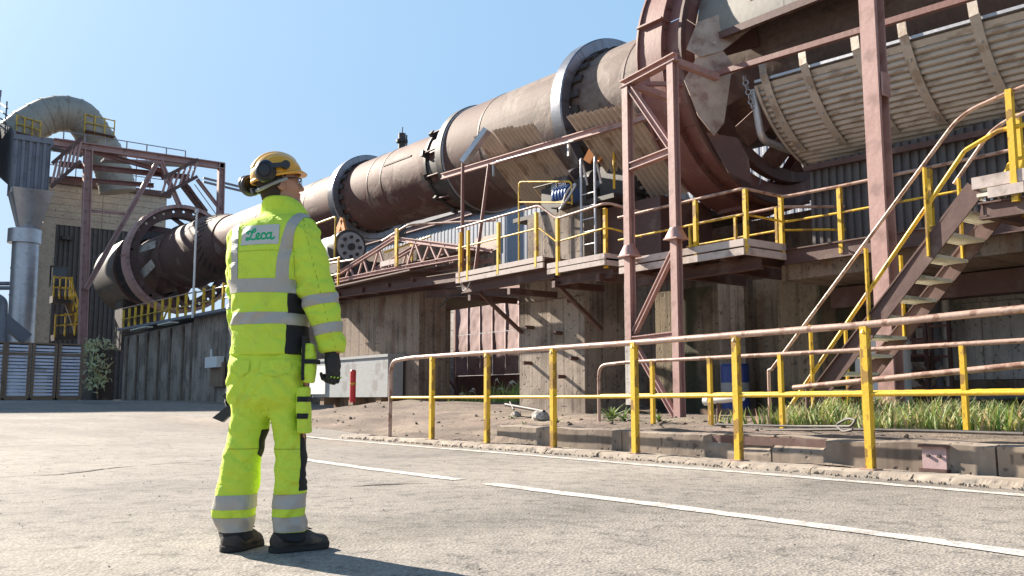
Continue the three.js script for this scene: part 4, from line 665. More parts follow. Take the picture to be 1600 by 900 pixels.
{ // the works hall goes on beyond the left edge; its shade lies across the yard
  const t = thing('works_hall', 'tall grey corrugated works hall beyond the left picture edge shading the yard', 'building');
  part('front_cladding', corr([-66.4, 0.3, 14], [0, 0, -21.5], [0, 20, 0], 0.42, 0.06), M.greySheet, t); part('side_cladding', corr([-66.4, 0.3, 14], [-16, 0, 0], [0, 20, 0], 0.42, 0.06), M.greySheet, t); part('core', bx(-82, 0.3, 13.9, -66.6, 20.2, -7.4), M.greySheet, t); part('roof_trim', bx(-82.1, 20.21, 14.1, -66.2, 20.6, -7.5), M.greySheet, t);
}
// stacked trays on pallets
for (let s = 0; s < 4; s++) {
  const X = -46, z1 = [-7.039, -8.106, -9.206, -6.028][s], z0 = [-6.078, -7.141, -8.212, -4.95][s];
  const t = thing('tray_stack', ['left of three full stacks of pale blue trays by the shaded wall', 'middle stack of pale blue trays bound with brown straps', 'right hand stack of pale blue trays next to the brown column', 'cropped stack of blue trays at the left picture edge'][s], 'tray stack', [0, 0, 0], 0, 'stacks of trays on the yard');
  const n = 15, y0 = 0.72, y1 = 3.132; for (let k = 0; k < n; k++) { const a = y0 + 0.12 + (y1 - y0 - 0.12) * k / n, d = rr(-0.02, 0.02); part('tray', bx(X - 1.2, a, z0 - 0.06 + d, X + rr(-0.03, 0.03), a + (y1 - y0) / n * 0.62, z1 + 0.06 + d), M.tray, t); }
  for (const z of [z0 - 0.03, z1 + 0.03]) part('corner_post', bx(X - 0.06, y0, z - 0.06, X + 0.06, y1 + 0.05, z + 0.06), M.wood, t);
  part('pallet', bx(X - 1.25, y0 - 0.08, z0 - 0.04, X + 0.04, y0 + 0.1, z1 + 0.04), M.wood, t); part('top_board', bx(X - 1.25, y1, z0, X + 0.04, y1 + 0.07, z1), M.wood, t);
  part('strap', bx(X - 0.02, y1 - 0.5, z0 - 0.02, X + 0.045, y1 - 0.38, z1 + 0.02), M.wood, t);
}
{
  const t = thing('feed_conveyor', 'grey inclined conveyor beside the silver pipe at left edge', 'conveyor');
  part('trough', bar([-62,6.432,-6.683], [-62,4.264,-9.24], 0.8, 0.7), M.greySheet, t); part('bent_pipe', sweep([[-60,1.538,-7.873], [-60,6.32,-7.626], [-60,6.586,-7.155], [-60,6.519,-6.133]], 0.22, 12, 0.8), M.greySheet, t); part('pipe', cy([-62,7.454,-6.622], [-62,7.565,-8.124], 0.12), M.greySheet, t); part('pipe', cy([-62,7.189,-6.638], [-62,7.296,-8.14], 0.12), M.greySheet, t);
}
single('yard_shed', 'dark brown low shed wall behind the tray stacks', 'shed', bx(-60, 0.4, -12, -57, 3.527, -13.163), M.dark);
{ // slender lamp pole, chimney
  const t = thing('lamp_pole', 'thin pale pole rising before the far drum', 'pole', [-40.337, 4.2, -12.4]); part('shaft', cy([0, 0, 0], [0, 8.937 - 4.2, 0], 0.055, 0.04, 8), M.cloth, t); part('tip', cy([0, 8.819 - 4.2, 0], [0, 8.996 - 4.2, 0], 0.09, 0.09, 8), M.galv, t);
  const c = thing('vent_stack', 'small black vent stack with ladder above the narrower drum', 'chimney'); const X = -42.771, Y0 = 9, Y1 = 15.019;
  part('pipe', cy([X, Y0, -24], [X, Y1, -24], 0.2, 0.2, 16), M.dark, c); part('cap', cy([X, Y1 - 0.5, -24], [X, Y1 - 0.35, -24], 0.32, 0.32, 16), M.dark, c); part('ladder', [cy([X + 0.5, Y0, -24], [X + 0.5, Y1 - 0.2, -24], 0.04), cy([X + 0.2, Y1 - 1.2, -24], [X + 0.5, Y1 - 1.2, -24], 0.03)], M.dark, c); part('antenna', cy([X, Y1, -24], [X + 0.05, Y1 + 0.35, -24], 0.03), M.dark, c);
}

// ---------- roller stations and small equipment ----------
function wheel(x, y, z, r, w) { const p = []; for (let k = 0; k < 8; k++) p.push(0); return new THREE.CylinderGeometry(r, r, w, 36).rotateZ(Math.PI / 2).translate(x, y, z); }
{
  const t = thing('roller_station', 'dark support roller station with blue motor under the beige drum', 'roller station');
  const X = -16.9; part('roller', wheel(X, 5.75, -14.35, 0.55, 0.55), M.tyre, t); part('roller', wheel(X, 5.75, -17.65, 0.55, 0.55), M.tyre, t);
  part('shaft', cy([X - 0.9, 5.75, -14.35], [X + 1.1, 5.75, -14.35], 0.12), M.galv, t);
  for (const x of [X - 0.65, X + 0.65]) { part('bearing_block', bx(x - 0.2, 5.05, -14.75, x + 0.2, 5.9, -13.95), M.dark, t); part('bearing_cap', new THREE.CylinderGeometry(0.33, 0.33, 0.36, 20).rotateZ(Math.PI / 2).translate(x, 5.8, -14.35), M.dark, t); }
  part('motor', cy([-16.3, 5.35, -13.3], [-15.75, 5.35, -13.3], 0.2, 0.2, 20), M.motorBlue, t); for (let k = 0; k < 5; k++) part('cooling_fin', cy([-16.25 + k * 0.11, 5.35, -13.3], [-16.22 + k * 0.11, 5.35, -13.3], 0.23, 0.23, 20), M.motorBlue, t); part('motor_foot', bx(-16.3, 5.06, -13.5, -15.8, 5.2, -13.1), M.dark, t);
  part('gearbox', bx(-15.5, 5.06, -14.9, -14.6, 6.0, -13.9), M.dark, t); part('flange', cy([-14.58, 5.55, -14.4], [-14.5, 5.55, -14.4], 0.34, 0.34, 24), M.dark, t); for (let k = 0; k < 8; k++) part('bolt', cy([-14.5, 5.55 + 0.26 * Math.sin(k * 0.785), -14.4 + 0.26 * Math.cos(k * 0.785)], [-14.45, 5.55 + 0.26 * Math.sin(k * 0.785), -14.4 + 0.26 * Math.cos(k * 0.785)], 0.04, 0.04, 6), M.galv, t);
  part('lifting_hook', [bar([-15.6, 6.1, -13.6], [-15.35, 6.45, -13.65], 0.06, 0.22), bar([-15.35, 6.42, -13.65], [-15.2, 6.05, -13.65], 0.06, 0.16)], M.orange, t); part('guard_post', cy([-14.7, 5.3, -13.6], [-14.7, 6.3, -13.6], 0.03), M.yellow, t);
  part('base_frame', bx(-18.2, 5.05, -18, -14.5, 5.15, -13.4), M.dark, t); part('side_box', bx(-15.48, 3.45, -15.5, -13.6, 5.0, -13.9), M.steelBrown, t);
}
{
  const t = thing('roller_station', 'silver support roller station on the broad dark pier', 'roller station');
  const X = -30.2; part('roller', wheel(X - 0.7, 6.0, -14.4, 0.5, 0.55), M.tyre, t); part('shaft', cy([X - 1.6, 6.0, -14.4], [X + 1, 6.0, -14.4], 0.12), M.galv, t);
  const c = [-27.746,5.765,-13.6]; part('motor', cy([c[0] - 1.7, c[1] + 0.05, -13.7], [c[0] - 0.6, c[1] + 0.05, -13.7], 0.5, 0.46, 28), M.cloth, t); part('drive_cover', cy([c[0] - 0.6, c[1], -13.7], [c[0] - 0.1, c[1], -13.7], 0.6, 0.6, 32), M.dark, t); part('end_plate', cy([c[0] - 0.1, c[1], -13.7], [c[0] - 0.04, c[1], -13.7], 0.5, 0.5, 32), M.galv, t);
  for (let k = 0; k < 8; k++) { const a = k * 0.785; part('bolt', cy([c[0] - 0.04, c[1] + 0.33 * Math.sin(a), -13.7 + 0.33 * Math.cos(a)], [c[0] + 0.02, c[1] + 0.33 * Math.sin(a), -13.7 + 0.33 * Math.cos(a)], 0.06, 0.06, 8), M.dark, t); } part('hub', cy([c[0] - 0.04, c[1], -13.7], [c[0] + 0.06, c[1], -13.7], 0.12, 0.12, 16), M.dark, t);
  part('oil_pipe', sweep([[c[0] - 1.4, c[1] - 0.2, -13.1], [c[0] - 1.3, c[1] + 0.35, -12.9], [c[0] - 0.8, c[1] + 0.2, -12.9], [c[0] - 0.9, c[1] - 0.3, -12.9], [c[0] - 1.5, c[1] - 0.6, -12.9]], 0.05, 8, 0.2), M.galv, t);
  part('lifting_hook', [bar([c[0] - 0.9, c[1] + 0.6, -13.6], [c[0] - 0.5, c[1] + 1.0, -13.6], 0.08, 0.25), bar([c[0] - 0.55, c[1] + 1.0, -13.6], [c[0] - 0.3, c[1] + 0.5, -13.6], 0.08, 0.2)], M.orange, t); part('guard_rail', sweep([[c[0] - 2.4, c[1] + 0.95, -13.1], [c[0] + 0.0, c[1] + 0.95, -13.1], [c[0] + 0.0, c[1] - 0.6, -13.1]], 0.035, 8, 0.1), M.yellow, t);
  part('base_frame', bx(c[0] - 2.4, 4.75, -15, c[0] + 0.4, c[1] - 0.5, -13.2), M.dark, t); part('lower_rail', sweep([[c[0] - 2.4, c[1] - 0.75, -13.0], [c[0] - 1.3, c[1] - 0.55, -13.0], [c[0] + 1.6, c[1] - 0.7, -13.0]], 0.035, 8, 0.1), M.railPink, t);
}
{
  const t = thing('ladder', 'silver ladder with hooped tops beside the roller plinth', 'ladder');
  for (const px of [[[-15.513,3.948,-13.3], [-15.495,5.261,-13.3]], [[-14.995,3.924,-13.3], [-14.966,5.672,-13.3]]]) { void px; }
  for (const [x, y0, y1] of [[-15.12, 3.5, 6.0], [-14.657, 3.5, 5.95]]) part('stile', sweep([[x, y0, -13.0], [x, y1, -13.0], [x - 0.3, y1 + 0.02, -13.3], [x - 0.3, y1 - 0.5, -13.45]], 0.03, 8, 0.18), M.galv, t);
  for (let k = 0; k < 6; k++) part('rung', cy([-15.12, 3.75 + k * 0.28, -13.0], [-14.657, 3.75 + k * 0.28, -13.0], 0.015), M.galv, t);
}
{
  const t = thing('plinth_railing', 'slim yellow guard rail standing on the roller plinth', 'railing');
  const z = -13.0, a = [-17.413,4.086,-13], b = [-17.41,6.246,-13], c = [-15.443,5.944,-13]; part('frame', sweep([[a[0], 3.75, z], [a[0], b[1] - 0.35, z], [c[0], c[1] - 0.42, z], [c[0], 5.0, z]], 0.022, 8, 0.12), M.yellow, t); part('cross_rail', cy([a[0], b[1] - 0.85, z], [c[0], c[1] - 0.9, z], 0.02), M.yellow, t); part('rear_frame', sweep([[a[0] + 0.2, b[1] - 0.5, z - 0.3], [a[0] + 1.1, b[1] - 0.52, z - 0.3], [a[0] + 1.1, 5.0, z - 0.3]], 0.022, 8, 0.12), M.dark, t);
  part('cable', sweep([[-15.9, 5.05, -13.1], [-15.6, 5.35, -13.0], [-15.3, 5.5, -13.05], [-15.5, 5.15, -12.95], [-15.8, 4.95, -12.95]], 0.03, 6, 0.15), M.galv, t);
}
{
  const t = thing('cable_box', 'long grey cabinet lying on blocks before the dark pier', 'cabinet');
  const a = [-28.805,1.911,-12.85], b = [-23.617,1.802,-12.85]; part('body', bx(a[0], 0.75, -12.9, b[0], a[1], -13.4), M.cabinet, t); part('lid', bx(a[0] - 0.05, a[1], -12.86, b[0] + 0.05, a[1] + 0.08, -13.44), M.cabinet, t); part('end_panel', bx(a[0] - 0.1, 0.85, -12.84, a[0] + 1.1, a[1] - 0.15, -12.89), M.cloth, t); for (const s of [0.1, 0.5, 0.85]) part('support', bx(a[0] + (b[0] - a[0]) * s, 0.5, -12.95, a[0] + (b[0] - a[0]) * s + 0.3, 0.75, -13.3), M.wood, t);
}
{ const p = [-24.026,0.664,-12], q = [-24.064,1.484,-12]; const t = thing('marker_post', 'short red marker post before the grey cabinet', 'post', [p[0], 0.6, -12]); part('shaft', cy([0, 0, 0], [0, q[1] - 0.6, 0], 0.085, 0.085, 16), M.red, t); part('cap', cy([0, q[1] - 0.6, 0], [0, q[1] - 0.56, 0], 0.085, 0.06, 16), M.red, t); part('reflector', cy([0, (q[1] - 0.6) * 0.55, 0], [0, (q[1] - 0.6) * 0.62, 0], 0.09, 0.09, 16), M.yellow, t); }
{ const p = [-38.671,2.197,-12.9]; const t = thing('wall_box', 'small pale electrical box on the far concrete base', 'electrical box'); part('body', bx(p[0] - 0.7, p[1] - 0.2, -13.0, p[0] + 0.8, p[1] + 0.25, -12.7), M.cloth, t); part('conduit', cy([p[0] - 0.5, p[1] + 0.25, -12.9], [p[0] - 0.5, p[1] + 0.6, -12.9], 0.05), M.cloth, t); part('grille', bx(p[0] - 0.6, 1.2, -13, p[0] + 1.0, 2.2, -12.9), M.wood, t); }
{ const p = [-10.893,0.871,-13.2]; const t = thing('chemical_drum', 'blue and white drum standing under the platform', 'drum', [p[0] - 1.5, 0.3, -14.7]); part('body', cy([0, 0.2, 0], [0, 1.05, 0], 0.28, 0.28, 24), M.blue, t); part('label_band', cy([0, 0.42, 0], [0, 0.72, 0], 0.284, 0.284, 24, true), M.cabinet, t); part('lid', cy([0, 1.05, 0], [0, 1.1, 0], 0.29, 0.27, 24), M.blue, t); part('pallet', bx(-0.5, 0, -0.5, 0.5, 0.2, 0.5), M.wood, t); }
{ const t = thing('white_pipe', 'capped white pipe lying low behind the second railing', 'pipe'); const a = [-9.466,0.671,-10.6], b = [-8.809,0.728,-10.6]; part('pipe', cy(a, b, 0.06), M.cloth, t); part('cap', cy([a[0] - 0.05, a[1], a[2]], [a[0] + 0.04, a[1], a[2]], 0.075), M.cloth, t); part('support', [cy([a[0] + 0.2, 0.25, a[2]], [a[0] + 0.2, a[1], a[2]], 0.03), cy([b[0] - 0.1, 0.25, b[2]], [b[0] - 0.1, b[1], b[2]], 0.03)], M.steelBrown, t); }
{ // rack of scrap frames behind the column
  const t = thing('scrap_rack', 'rusty rack of stacked scrap frames behind the steel column', 'rack'); const a = [-9.393,0.506,-15.4], b = [-8.706,0.512,-15.4], yt = 2.2;
  for (const x of [a[0], (a[0] + b[0]) / 2, b[0]]) for (const z of [-15.4, -16.2]) part('upright', bx(x - 0.03, 0.3, z - 0.03, x + 0.03, yt, z + 0.03), M.steelBrown, t);
  for (let k = 0; k < 6; k++) for (const z of [-15.4, -16.2]) part('shelf_bar', bx(a[0], 0.6 + k * 0.28, z, b[0], 0.64 + k * 0.28, z + 0.04), M.steelRed, t);
  for (let k = 0; k < 14; k++) part('scrap_bar', bar([rr(a[0], b[0]), rr(0.4, 1.5), rr(-16, -15.3)], [rr(a[0], b[0]), rr(0.4, 1.8), rr(-16, -15.2)], 0.03, rr(0.03, 0.12)), k % 2 ? M.steelBrown : M.sheet, t);
  const c = thing('down_pipe', 'blue grey vertical pipe before the pale panel wall', 'pipe'); const x = -9.19; part('pipe', cy([x, 0.4, -16.6], [x, 2.7, -16.6], 0.11, 0.11, 16), M.greySheet, c); part('bright_pipe', cy([x + 0.2, 0.4, -16.65], [x + 0.2, 2.7, -16.65], 0.06, 0.06, 12), M.cloth, c); part('foot_pipe', sweep([[x + 0.15, 0.75, -16.4], [x + 4, 0.85, -16.4]], 0.1, 12, 0), M.blueSheet, c);
  const w = thing('water_tank', 'pale translucent tank half hidden behind the stair foot', 'tank'); const tx = -9.054; part('body', cy([tx, 0.4, -14.6], [tx, 1.75, -14.6], 0.45, 0.45, 28), M.cloth, w); part('lid', cy([tx, 1.75, -14.6], [tx, 1.85, -14.6], 0.4, 0.3, 28), M.cloth, w);
}
{ const t = thing('garden_hose', 'thin grey hose looped on top of the retaining wall', 'hose'); const P = [[1150,668],[1220,668],[1300,667],[1322,656],[1332,662],[1328,670],[1312,673],[1300,668]]; void P; part('hose', sweep([[-7.548,0.394,-8.6], [-6.445,0.398,-8.6], [-5.902,0.412,-8.5], [-5.559,0.423,-8.35], [-5.505,0.482,-8.35], [-5.651,0.504,-8.45], [-5.848,0.427,-8.5], [-5.583,0.367,-8.25], [-5.446,0.397,-8.2]], 0.013, 7, 0.12), M.darkSheet, t); part('cable', sweep([[-7.933,0.343,-8.8], [-6.952,0.338,-8.8], [-5.718,0.38,-8.7], [-4.749,0.387,-8.7], [-3.988,0.388,-8.6]], 0.018, 7, 0.3), M.dark, t); }
{ const t = thing('fallen_stick', 'dark stick lying on the soil by the concrete pier', 'stick'); part('stick', sweep([[-15.884,0.579,-11.5], [-14.5,0.487,-11.2], [-13.941,0.457,-11]], 0.035, 7, 0.2), M.dark, t); part('twig', sweep([[-15.724,0.633,-11.5], [-15.317,0.478,-11.3]], 0.02, 6, 0), M.dark, t); }
const rock = (x, z, s, lab) => { const g = new THREE.IcosahedronGeometry(s, 3), p = g.attributes.position; for (let i = 0; i < p.count; i++) { const k = 1 + 0.28 * n3(p.getX(i) * 3 / s + x, p.getY(i) * 3 / s, p.getZ(i) * 3 / s) * 0.8; p.setXYZ(i, p.getX(i) * k * 1.2, p.getY(i) * k * 0.75, p.getZ(i) * k); } g.computeVertexNormals(); g.translate(x, soilY(x, z) + s * 0.35, z); single('rock', lab, 'rock', g, M.stone, 'rocks on the soil bank'); };
rock(...[-14.04, -11.0], 0.16, 'pale grey rock lying at the foot of the concrete pier'); rock(-11.301, -8.1, 0.11, 'dark lump beside the left end of the retaining wall'); rock(-15.655, -11.6, 0.1, 'small rock next to the fallen stick');
// ---------- vegetation ----------
const blade = (h, w, lean) => { const g = new THREE.BufferGeometry(), n = 4, pos = [], idx = []; for (let i = 0; i <= n; i++) { const s = i / n, ww = w * (1 - s * 0.92), x = lean * s * s, y = h * (s - 0.25 * lean * s * s); pos.push(-ww, y, x, ww, y, x); if (i) { const k = 2 * i; idx.push(k - 2, k - 1, k, k, k - 1, k + 1); } } g.setAttribute('position', new THREE.Float32BufferAttribute(pos, 3)); g.setAttribute('uv', new THREE.Float32BufferAttribute(new Float32Array(pos.length / 3 * 2), 2)); g.setIndex(idx); g.computeVertexNormals(); return g; };
function grass(name, label, n, place, hs, cols) {
  const m = new THREE.InstancedMesh(blade(1, 0.02, 0.45), M.leaf, n), q = new THREE.Matrix4(), e = new THREE.Euler(), c = new THREE.Color();
  for (let i = 0; i < n; i++) { const [x, z, k] = place(); const h = rr(...hs) * k; e.set(rr(-0.35, 0.35), rr(0, 6.28), rr(-0.35, 0.35)); q.compose(new THREE.Vector3(x, soilY(x, z) - 0.01, z), new THREE.Quaternion().setFromEuler(e), new THREE.Vector3(0.7 + h * 0.6, h, h)); m.setMatrixAt(i, q); const k2 = cols[Math.floor(rnd() * cols.length)]; c.setRGB(k2[0] * rr(0.7, 1.2), k2[1] * rr(0.8, 1.15), k2[2]); m.setColorAt(i, c); }
  m.name = name; m.userData = { kind: 'stuff', label, category: 'grass' }; m.castShadow = m.receiveShadow = true; scene.add(m);
}
const greens = [[0.26, 0.34, 0.07], [0.36, 0.42, 0.12], [0.18, 0.26, 0.05], [0.5, 0.45, 0.22], [0.58, 0.52, 0.3]];
grass('grass_strip', 'rough grass growing along the soil behind the second railing', 7500, () => { let x, z, d; do { x = rr(-8.6, -1.8); z = -9.7 - 1.9 * rnd(); d = n3(x * 1.4, 2, z * 1.4) + sm(-9.2, -7.2, x) * 0.5; } while (d < -0.1 + 0.3 * rnd()); return [x, z, 0.75 + 0.5 * Math.max(0, d)]; }, [0.14, 0.36], greens);
grass('meadow_patch', 'bright grass patch before the mauve gate', 3600, () => { const z = rr(-19.8, -14.9), x = z * rr(1.3, 1.6); return [x, z, 0.8 + 0.5 * n3(x, 1, z)]; }, [0.4, 0.75], [[0.3, 0.46, 0.08], [0.38, 0.54, 0.12], [0.5, 0.52, 0.2]]);
function weed(px, z, h, n, lab) { // a tuft with a few separate leaves
  const t = thing('weed', lab, 'plant', [px, soilY(px, z), z], 0, 'weeds on the soil bank');
  for (let i = 0; i < n; i++) { const g = blade(h * rr(0.6, 1.1), h * 0.11, rr(0.2, 0.6)); g.rotateX(rr(0, 0.5)).rotateY(i / n * 6.28 + rr(-0.4, 0.4)); part('leaf', g, M.weedLeaf, t); }
}
M.weedLeaf = new THREE.MeshPhysicalMaterial({ color: new THREE.Color(0.2, 0.28, 0.07), roughness: 0.8, side: THREE.DoubleSide, transmission: 0.25, thickness: 0 });
[[-13.06, -10.6, 0.24, 16, 'weed tuft against the right half of the concrete pier'], [-10.843, -9.9, 0.3, 40, 'largest weed tuft beside the end of the second railing'], [-10.445, -9.8, 0.24, 26, 'weed tuft just right of the largest one'], [-9.894, -10.0, 0.2, 18, 'weed tuft at the second railing near the tower foot'], [-11.011, -8.3, 0.12, 12, 'small bright weed on the left end of the retaining wall'], [-14.975, -11.0, 0.14, 14, 'weed next to the fallen stick'], [-11.985, -10.4, 0.12, 9, 'tiny weed between pier and second railing'], [-9.595, -7.85, 0.1, 7, 'tiny weed at the foot of the retaining wall']].forEach((a) => weed(...a));
for (let k = 0; k < 9; k++) { const x = -15.9 * rr(1.36, 1.58), t = thing('seed_grass', 'arching pale grass stalk with seed head before the mauve gate', 'plant', [x, soilY(x, -15.9), -15.9 + rr(-0.3, 0.3)], rr(0, 6), 'seed stalks before the gate'); const h = rr(0.7, 1.15); part('stalk', sweep([[0, 0, 0], [0.03, h * 0.7, 0], [0.15, h, 0.02], [0.3, h * 0.95, 0.04]], 0.012, 5, 0.15), M.sheet, t); part('seed_head', sweep([[0.1, h * 0.95, 0.01], [0.22, h * 1.0, 0.03], [0.36, h * 0.88, 0.05]], (s) => 0.035 * Math.sin(Math.PI * (0.1 + 0.85 * s)), 6, 0.05), M.cream, t); }
{ // sunlit bush by the far base
  const c = V([-56.909,2.457,-12.3]), t = thing('bush', 'sunlit leafy bush hanging at the corner of the far base', 'shrub', [c.x, 0.7, c.z]);
  part('stem', [sweep([[0, 0, 0], [0.1, 1.0, 0.1], [-0.3, 2.3, 0.1]], 0.05, 6, 0.2), sweep([[0.05, 0.5, 0], [0.5, 1.5, 0.2], [0.9, 2.1, 0.1]], 0.035, 6, 0.2), sweep([[0.0, 0.8, 0], [-0.6, 1.8, 0.3], [-0.9, 2.8, 0.2]], 0.03, 6, 0.2)], M.wood, t);
  const pos = [], q = new THREE.Matrix4(), e = new THREE.Euler(), geos = []; const l = blade(0.2, 0.055, 0.3); void pos;
  for (let i = 0; i < 280; i++) { const cl = i % 12, cx = -0.7 + 0.9 * TAB[cl * 37] + 0.3 * (cl % 3), cyy = 0.7 + 2.5 * TAB[cl * 91 + 5], cz = -0.3 + 0.9 * TAB[cl * 53 + 9]; e.set(rr(0, 6), rr(0, 6), rr(0, 6)); const r = () => (rnd() + rnd() + rnd() - 1.5) * 0.42; q.compose(new THREE.Vector3(cx + r(), cyy + r(), cz + r()), new THREE.Quaternion().setFromEuler(e), new THREE.Vector3(1, 1, 1).multiplyScalar(rr(0.8, 1.7))); geos.push(l.clone().applyMatrix4(q)); }
  part('crown', geos, new THREE.MeshPhysicalMaterial({ color: new THREE.Color(0.6, 0.6, 0.34), roughness: 0.8, side: THREE.DoubleSide, transmission: 0.25, thickness: 0 }), t);
}

// ---------- the worker ----------
// solids as distance fields, meshed with surface nets
function mesher(f, lo, hi, c) {
  const nx = Math.ceil((hi[0] - lo[0]) / c) + 1, ny = Math.ceil((hi[1] - lo[1]) / c) + 1, nz = Math.ceil((hi[2] - lo[2]) / c) + 1, F = new Float32Array(nx * ny * nz), id = new Int32Array(nx * ny * nz).fill(-1);
  const I = (i, j, k) => (k * ny + j) * nx + i;
  for (let k = 0; k < nz; k++) for (let j = 0; j < ny; j++) for (let i = 0; i < nx; i++) F[I(i, j, k)] = f(lo[0] + i * c, lo[1] + j * c, lo[2] + k * c);
  const P = [], idx = [], E = [[0, 1], [0, 2], [0, 4], [1, 3], [1, 5], [2, 3], [2, 6], [3, 7], [4, 5], [4, 6], [5, 7], [6, 7]];
  for (let k = 0; k < nz - 1; k++) for (let j = 0; j < ny - 1; j++) for (let i = 0; i < nx - 1; i++) {
    const v = []; let m = 0; for (let q = 0; q < 8; q++) { v[q] = F[I(i + (q & 1), j + (q >> 1 & 1), k + (q >> 2))]; if (v[q] < 0) m |= 1 << q; }
    if (m === 0 || m === 255) continue; let x = 0, y = 0, z = 0, n = 0;
    for (const [a, b] of E) if ((v[a] < 0) !== (v[b] < 0)) { const t = v[a] / (v[a] - v[b]); x += (a & 1) + t * ((b & 1) - (a & 1)); y += (a >> 1 & 1) + t * ((b >> 1 & 1) - (a >> 1 & 1)); z += (a >> 2) + t * ((b >> 2) - (a >> 2)); n++; }
    id[I(i, j, k)] = P.length; P.push([lo[0] + (i + x / n) * c, lo[1] + (j + y / n) * c, lo[2] + (k + z / n) * c]);
  }
  const quad = (a, b, d, e, fl) => { if (a < 0 || b < 0 || d < 0 || e < 0) return; fl ? idx.push(a, b, d, a, d, e) : idx.push(a, d, b, a, e, d); };
  for (let k = 1; k < nz - 1; k++) for (let j = 1; j < ny - 1; j++) for (let i = 1; i < nx - 1; i++) {
    const s = F[I(i, j, k)] < 0;
    if (s !== F[I(i + 1, j, k)] < 0) quad(id[I(i, j - 1, k - 1)], id[I(i, j, k - 1)], id[I(i, j, k)], id[I(i, j - 1, k)], s);
    if (s !== F[I(i, j + 1, k)] < 0) quad(id[I(i - 1, j, k - 1)], id[I(i - 1, j, k)], id[I(i, j, k)], id[I(i, j, k - 1)], s);
    if (s !== F[I(i, j, k + 1)] < 0) quad(id[I(i - 1, j - 1, k)], id[I(i, j - 1, k)], id[I(i, j, k)], id[I(i - 1, j, k)], s);
  }
  const e = c * 0.5, N = P.map(([x, y, z]) => { const a = f(x + e, y, z) - f(x - e, y, z), b = f(x, y + e, z) - f(x, y - e, z), d = f(x, y, z + e) - f(x, y, z - e), l = Math.hypot(a, b, d) || 1; return [a / l, b / l, d / l]; });
  const pos = new Float32Array(idx.length * 3), nor = new Float32Array(idx.length * 3); idx.forEach((q, i) => { pos.set(P[q], i * 3); nor.set(N[q], i * 3); });
  const g = new THREE.BufferGeometry(); g.setAttribute('position', new THREE.BufferAttribute(pos, 3)); g.setAttribute('normal', new THREE.BufferAttribute(nor, 3)); g.setAttribute('uv', new THREE.BufferAttribute(new Float32Array(idx.length * 2), 2)); return g;
}
// cut a triangle soup along f = 0 -> [where f < 0, where f > 0]
function cut(g, f) {
  const p = g.attributes.position, n = g.attributes.normal, out = [[[], []], [[], []]];
  const lerp = (a, b, t) => { const r = []; for (let i = 0; i < 6; i++) r[i] = a[i] + (b[i] - a[i]) * t; return r; };
  for (let i = 0; i < p.count; i += 3) {
    const v = [0, 1, 2].map((k) => [p.getX(i + k), p.getY(i + k), p.getZ(i + k), n.getX(i + k), n.getY(i + k), n.getZ(i + k)]), s = v.map((q) => f(q[0], q[1], q[2]));
    for (const side of [0, 1]) {
      const poly = [], inn = (x) => side === 0 ? x < 0 : x >= 0;
      for (let k = 0; k < 3; k++) { const a = v[k], b = v[(k + 1) % 3], sa = s[k], sb = s[(k + 1) % 3]; if (inn(sa)) poly.push(a); if (inn(sa) !== inn(sb)) poly.push(lerp(a, b, sa / (sa - sb))); }
      for (let k = 1; k + 1 < poly.length; k++) for (const q of [poly[0], poly[k], poly[k + 1]]) { out[side][0].push(q[0], q[1], q[2]); out[side][1].push(q[3], q[4], q[5]); }
    }
  }
  return out.map(([a, b]) => { const r = new THREE.BufferGeometry(); r.setAttribute('position', new THREE.Float32BufferAttribute(a, 3)); r.setAttribute('normal', new THREE.Float32BufferAttribute(b, 3)); r.setAttribute('uv', new THREE.Float32BufferAttribute(new Float32Array(a.length / 3 * 2), 2)); return r; });
}
const puff = (g, d) => { const p = g.attributes.position, n = g.attributes.normal; for (let i = 0; i < p.count; i++) p.setXYZ(i, p.getX(i) + n.getX(i) * d, p.getY(i) + n.getY(i) * d, p.getZ(i) + n.getZ(i) * d); return g; };
const smin = (a, b, k) => { const h = Math.max(k - Math.abs(a - b), 0) / k; return Math.min(a, b) - h * h * k * 0.25; };
const cap = (x, y, z, a, b, ra, rb) => { const dx = b[0] - a[0], dy = b[1] - a[1], dz = b[2] - a[2], t = Math.min(1, Math.max(0, ((x - a[0]) * dx + (y - a[1]) * dy + (z - a[2]) * dz) / (dx * dx + dy * dy + dz * dz))); return Math.hypot(x - a[0] - t * dx, y - a[1] - t * dy, z - a[2] - t * dz) - ra - (rb - ra) * t; };
const ell = (x, y, z, c, r) => { const a = (x - c[0]) / r[0], b = (y - c[1]) / r[1], d = (z - c[2]) / r[2], k = Math.hypot(a, b, d); return (k - 1) * Math.min(r[0], r[1], r[2]); };
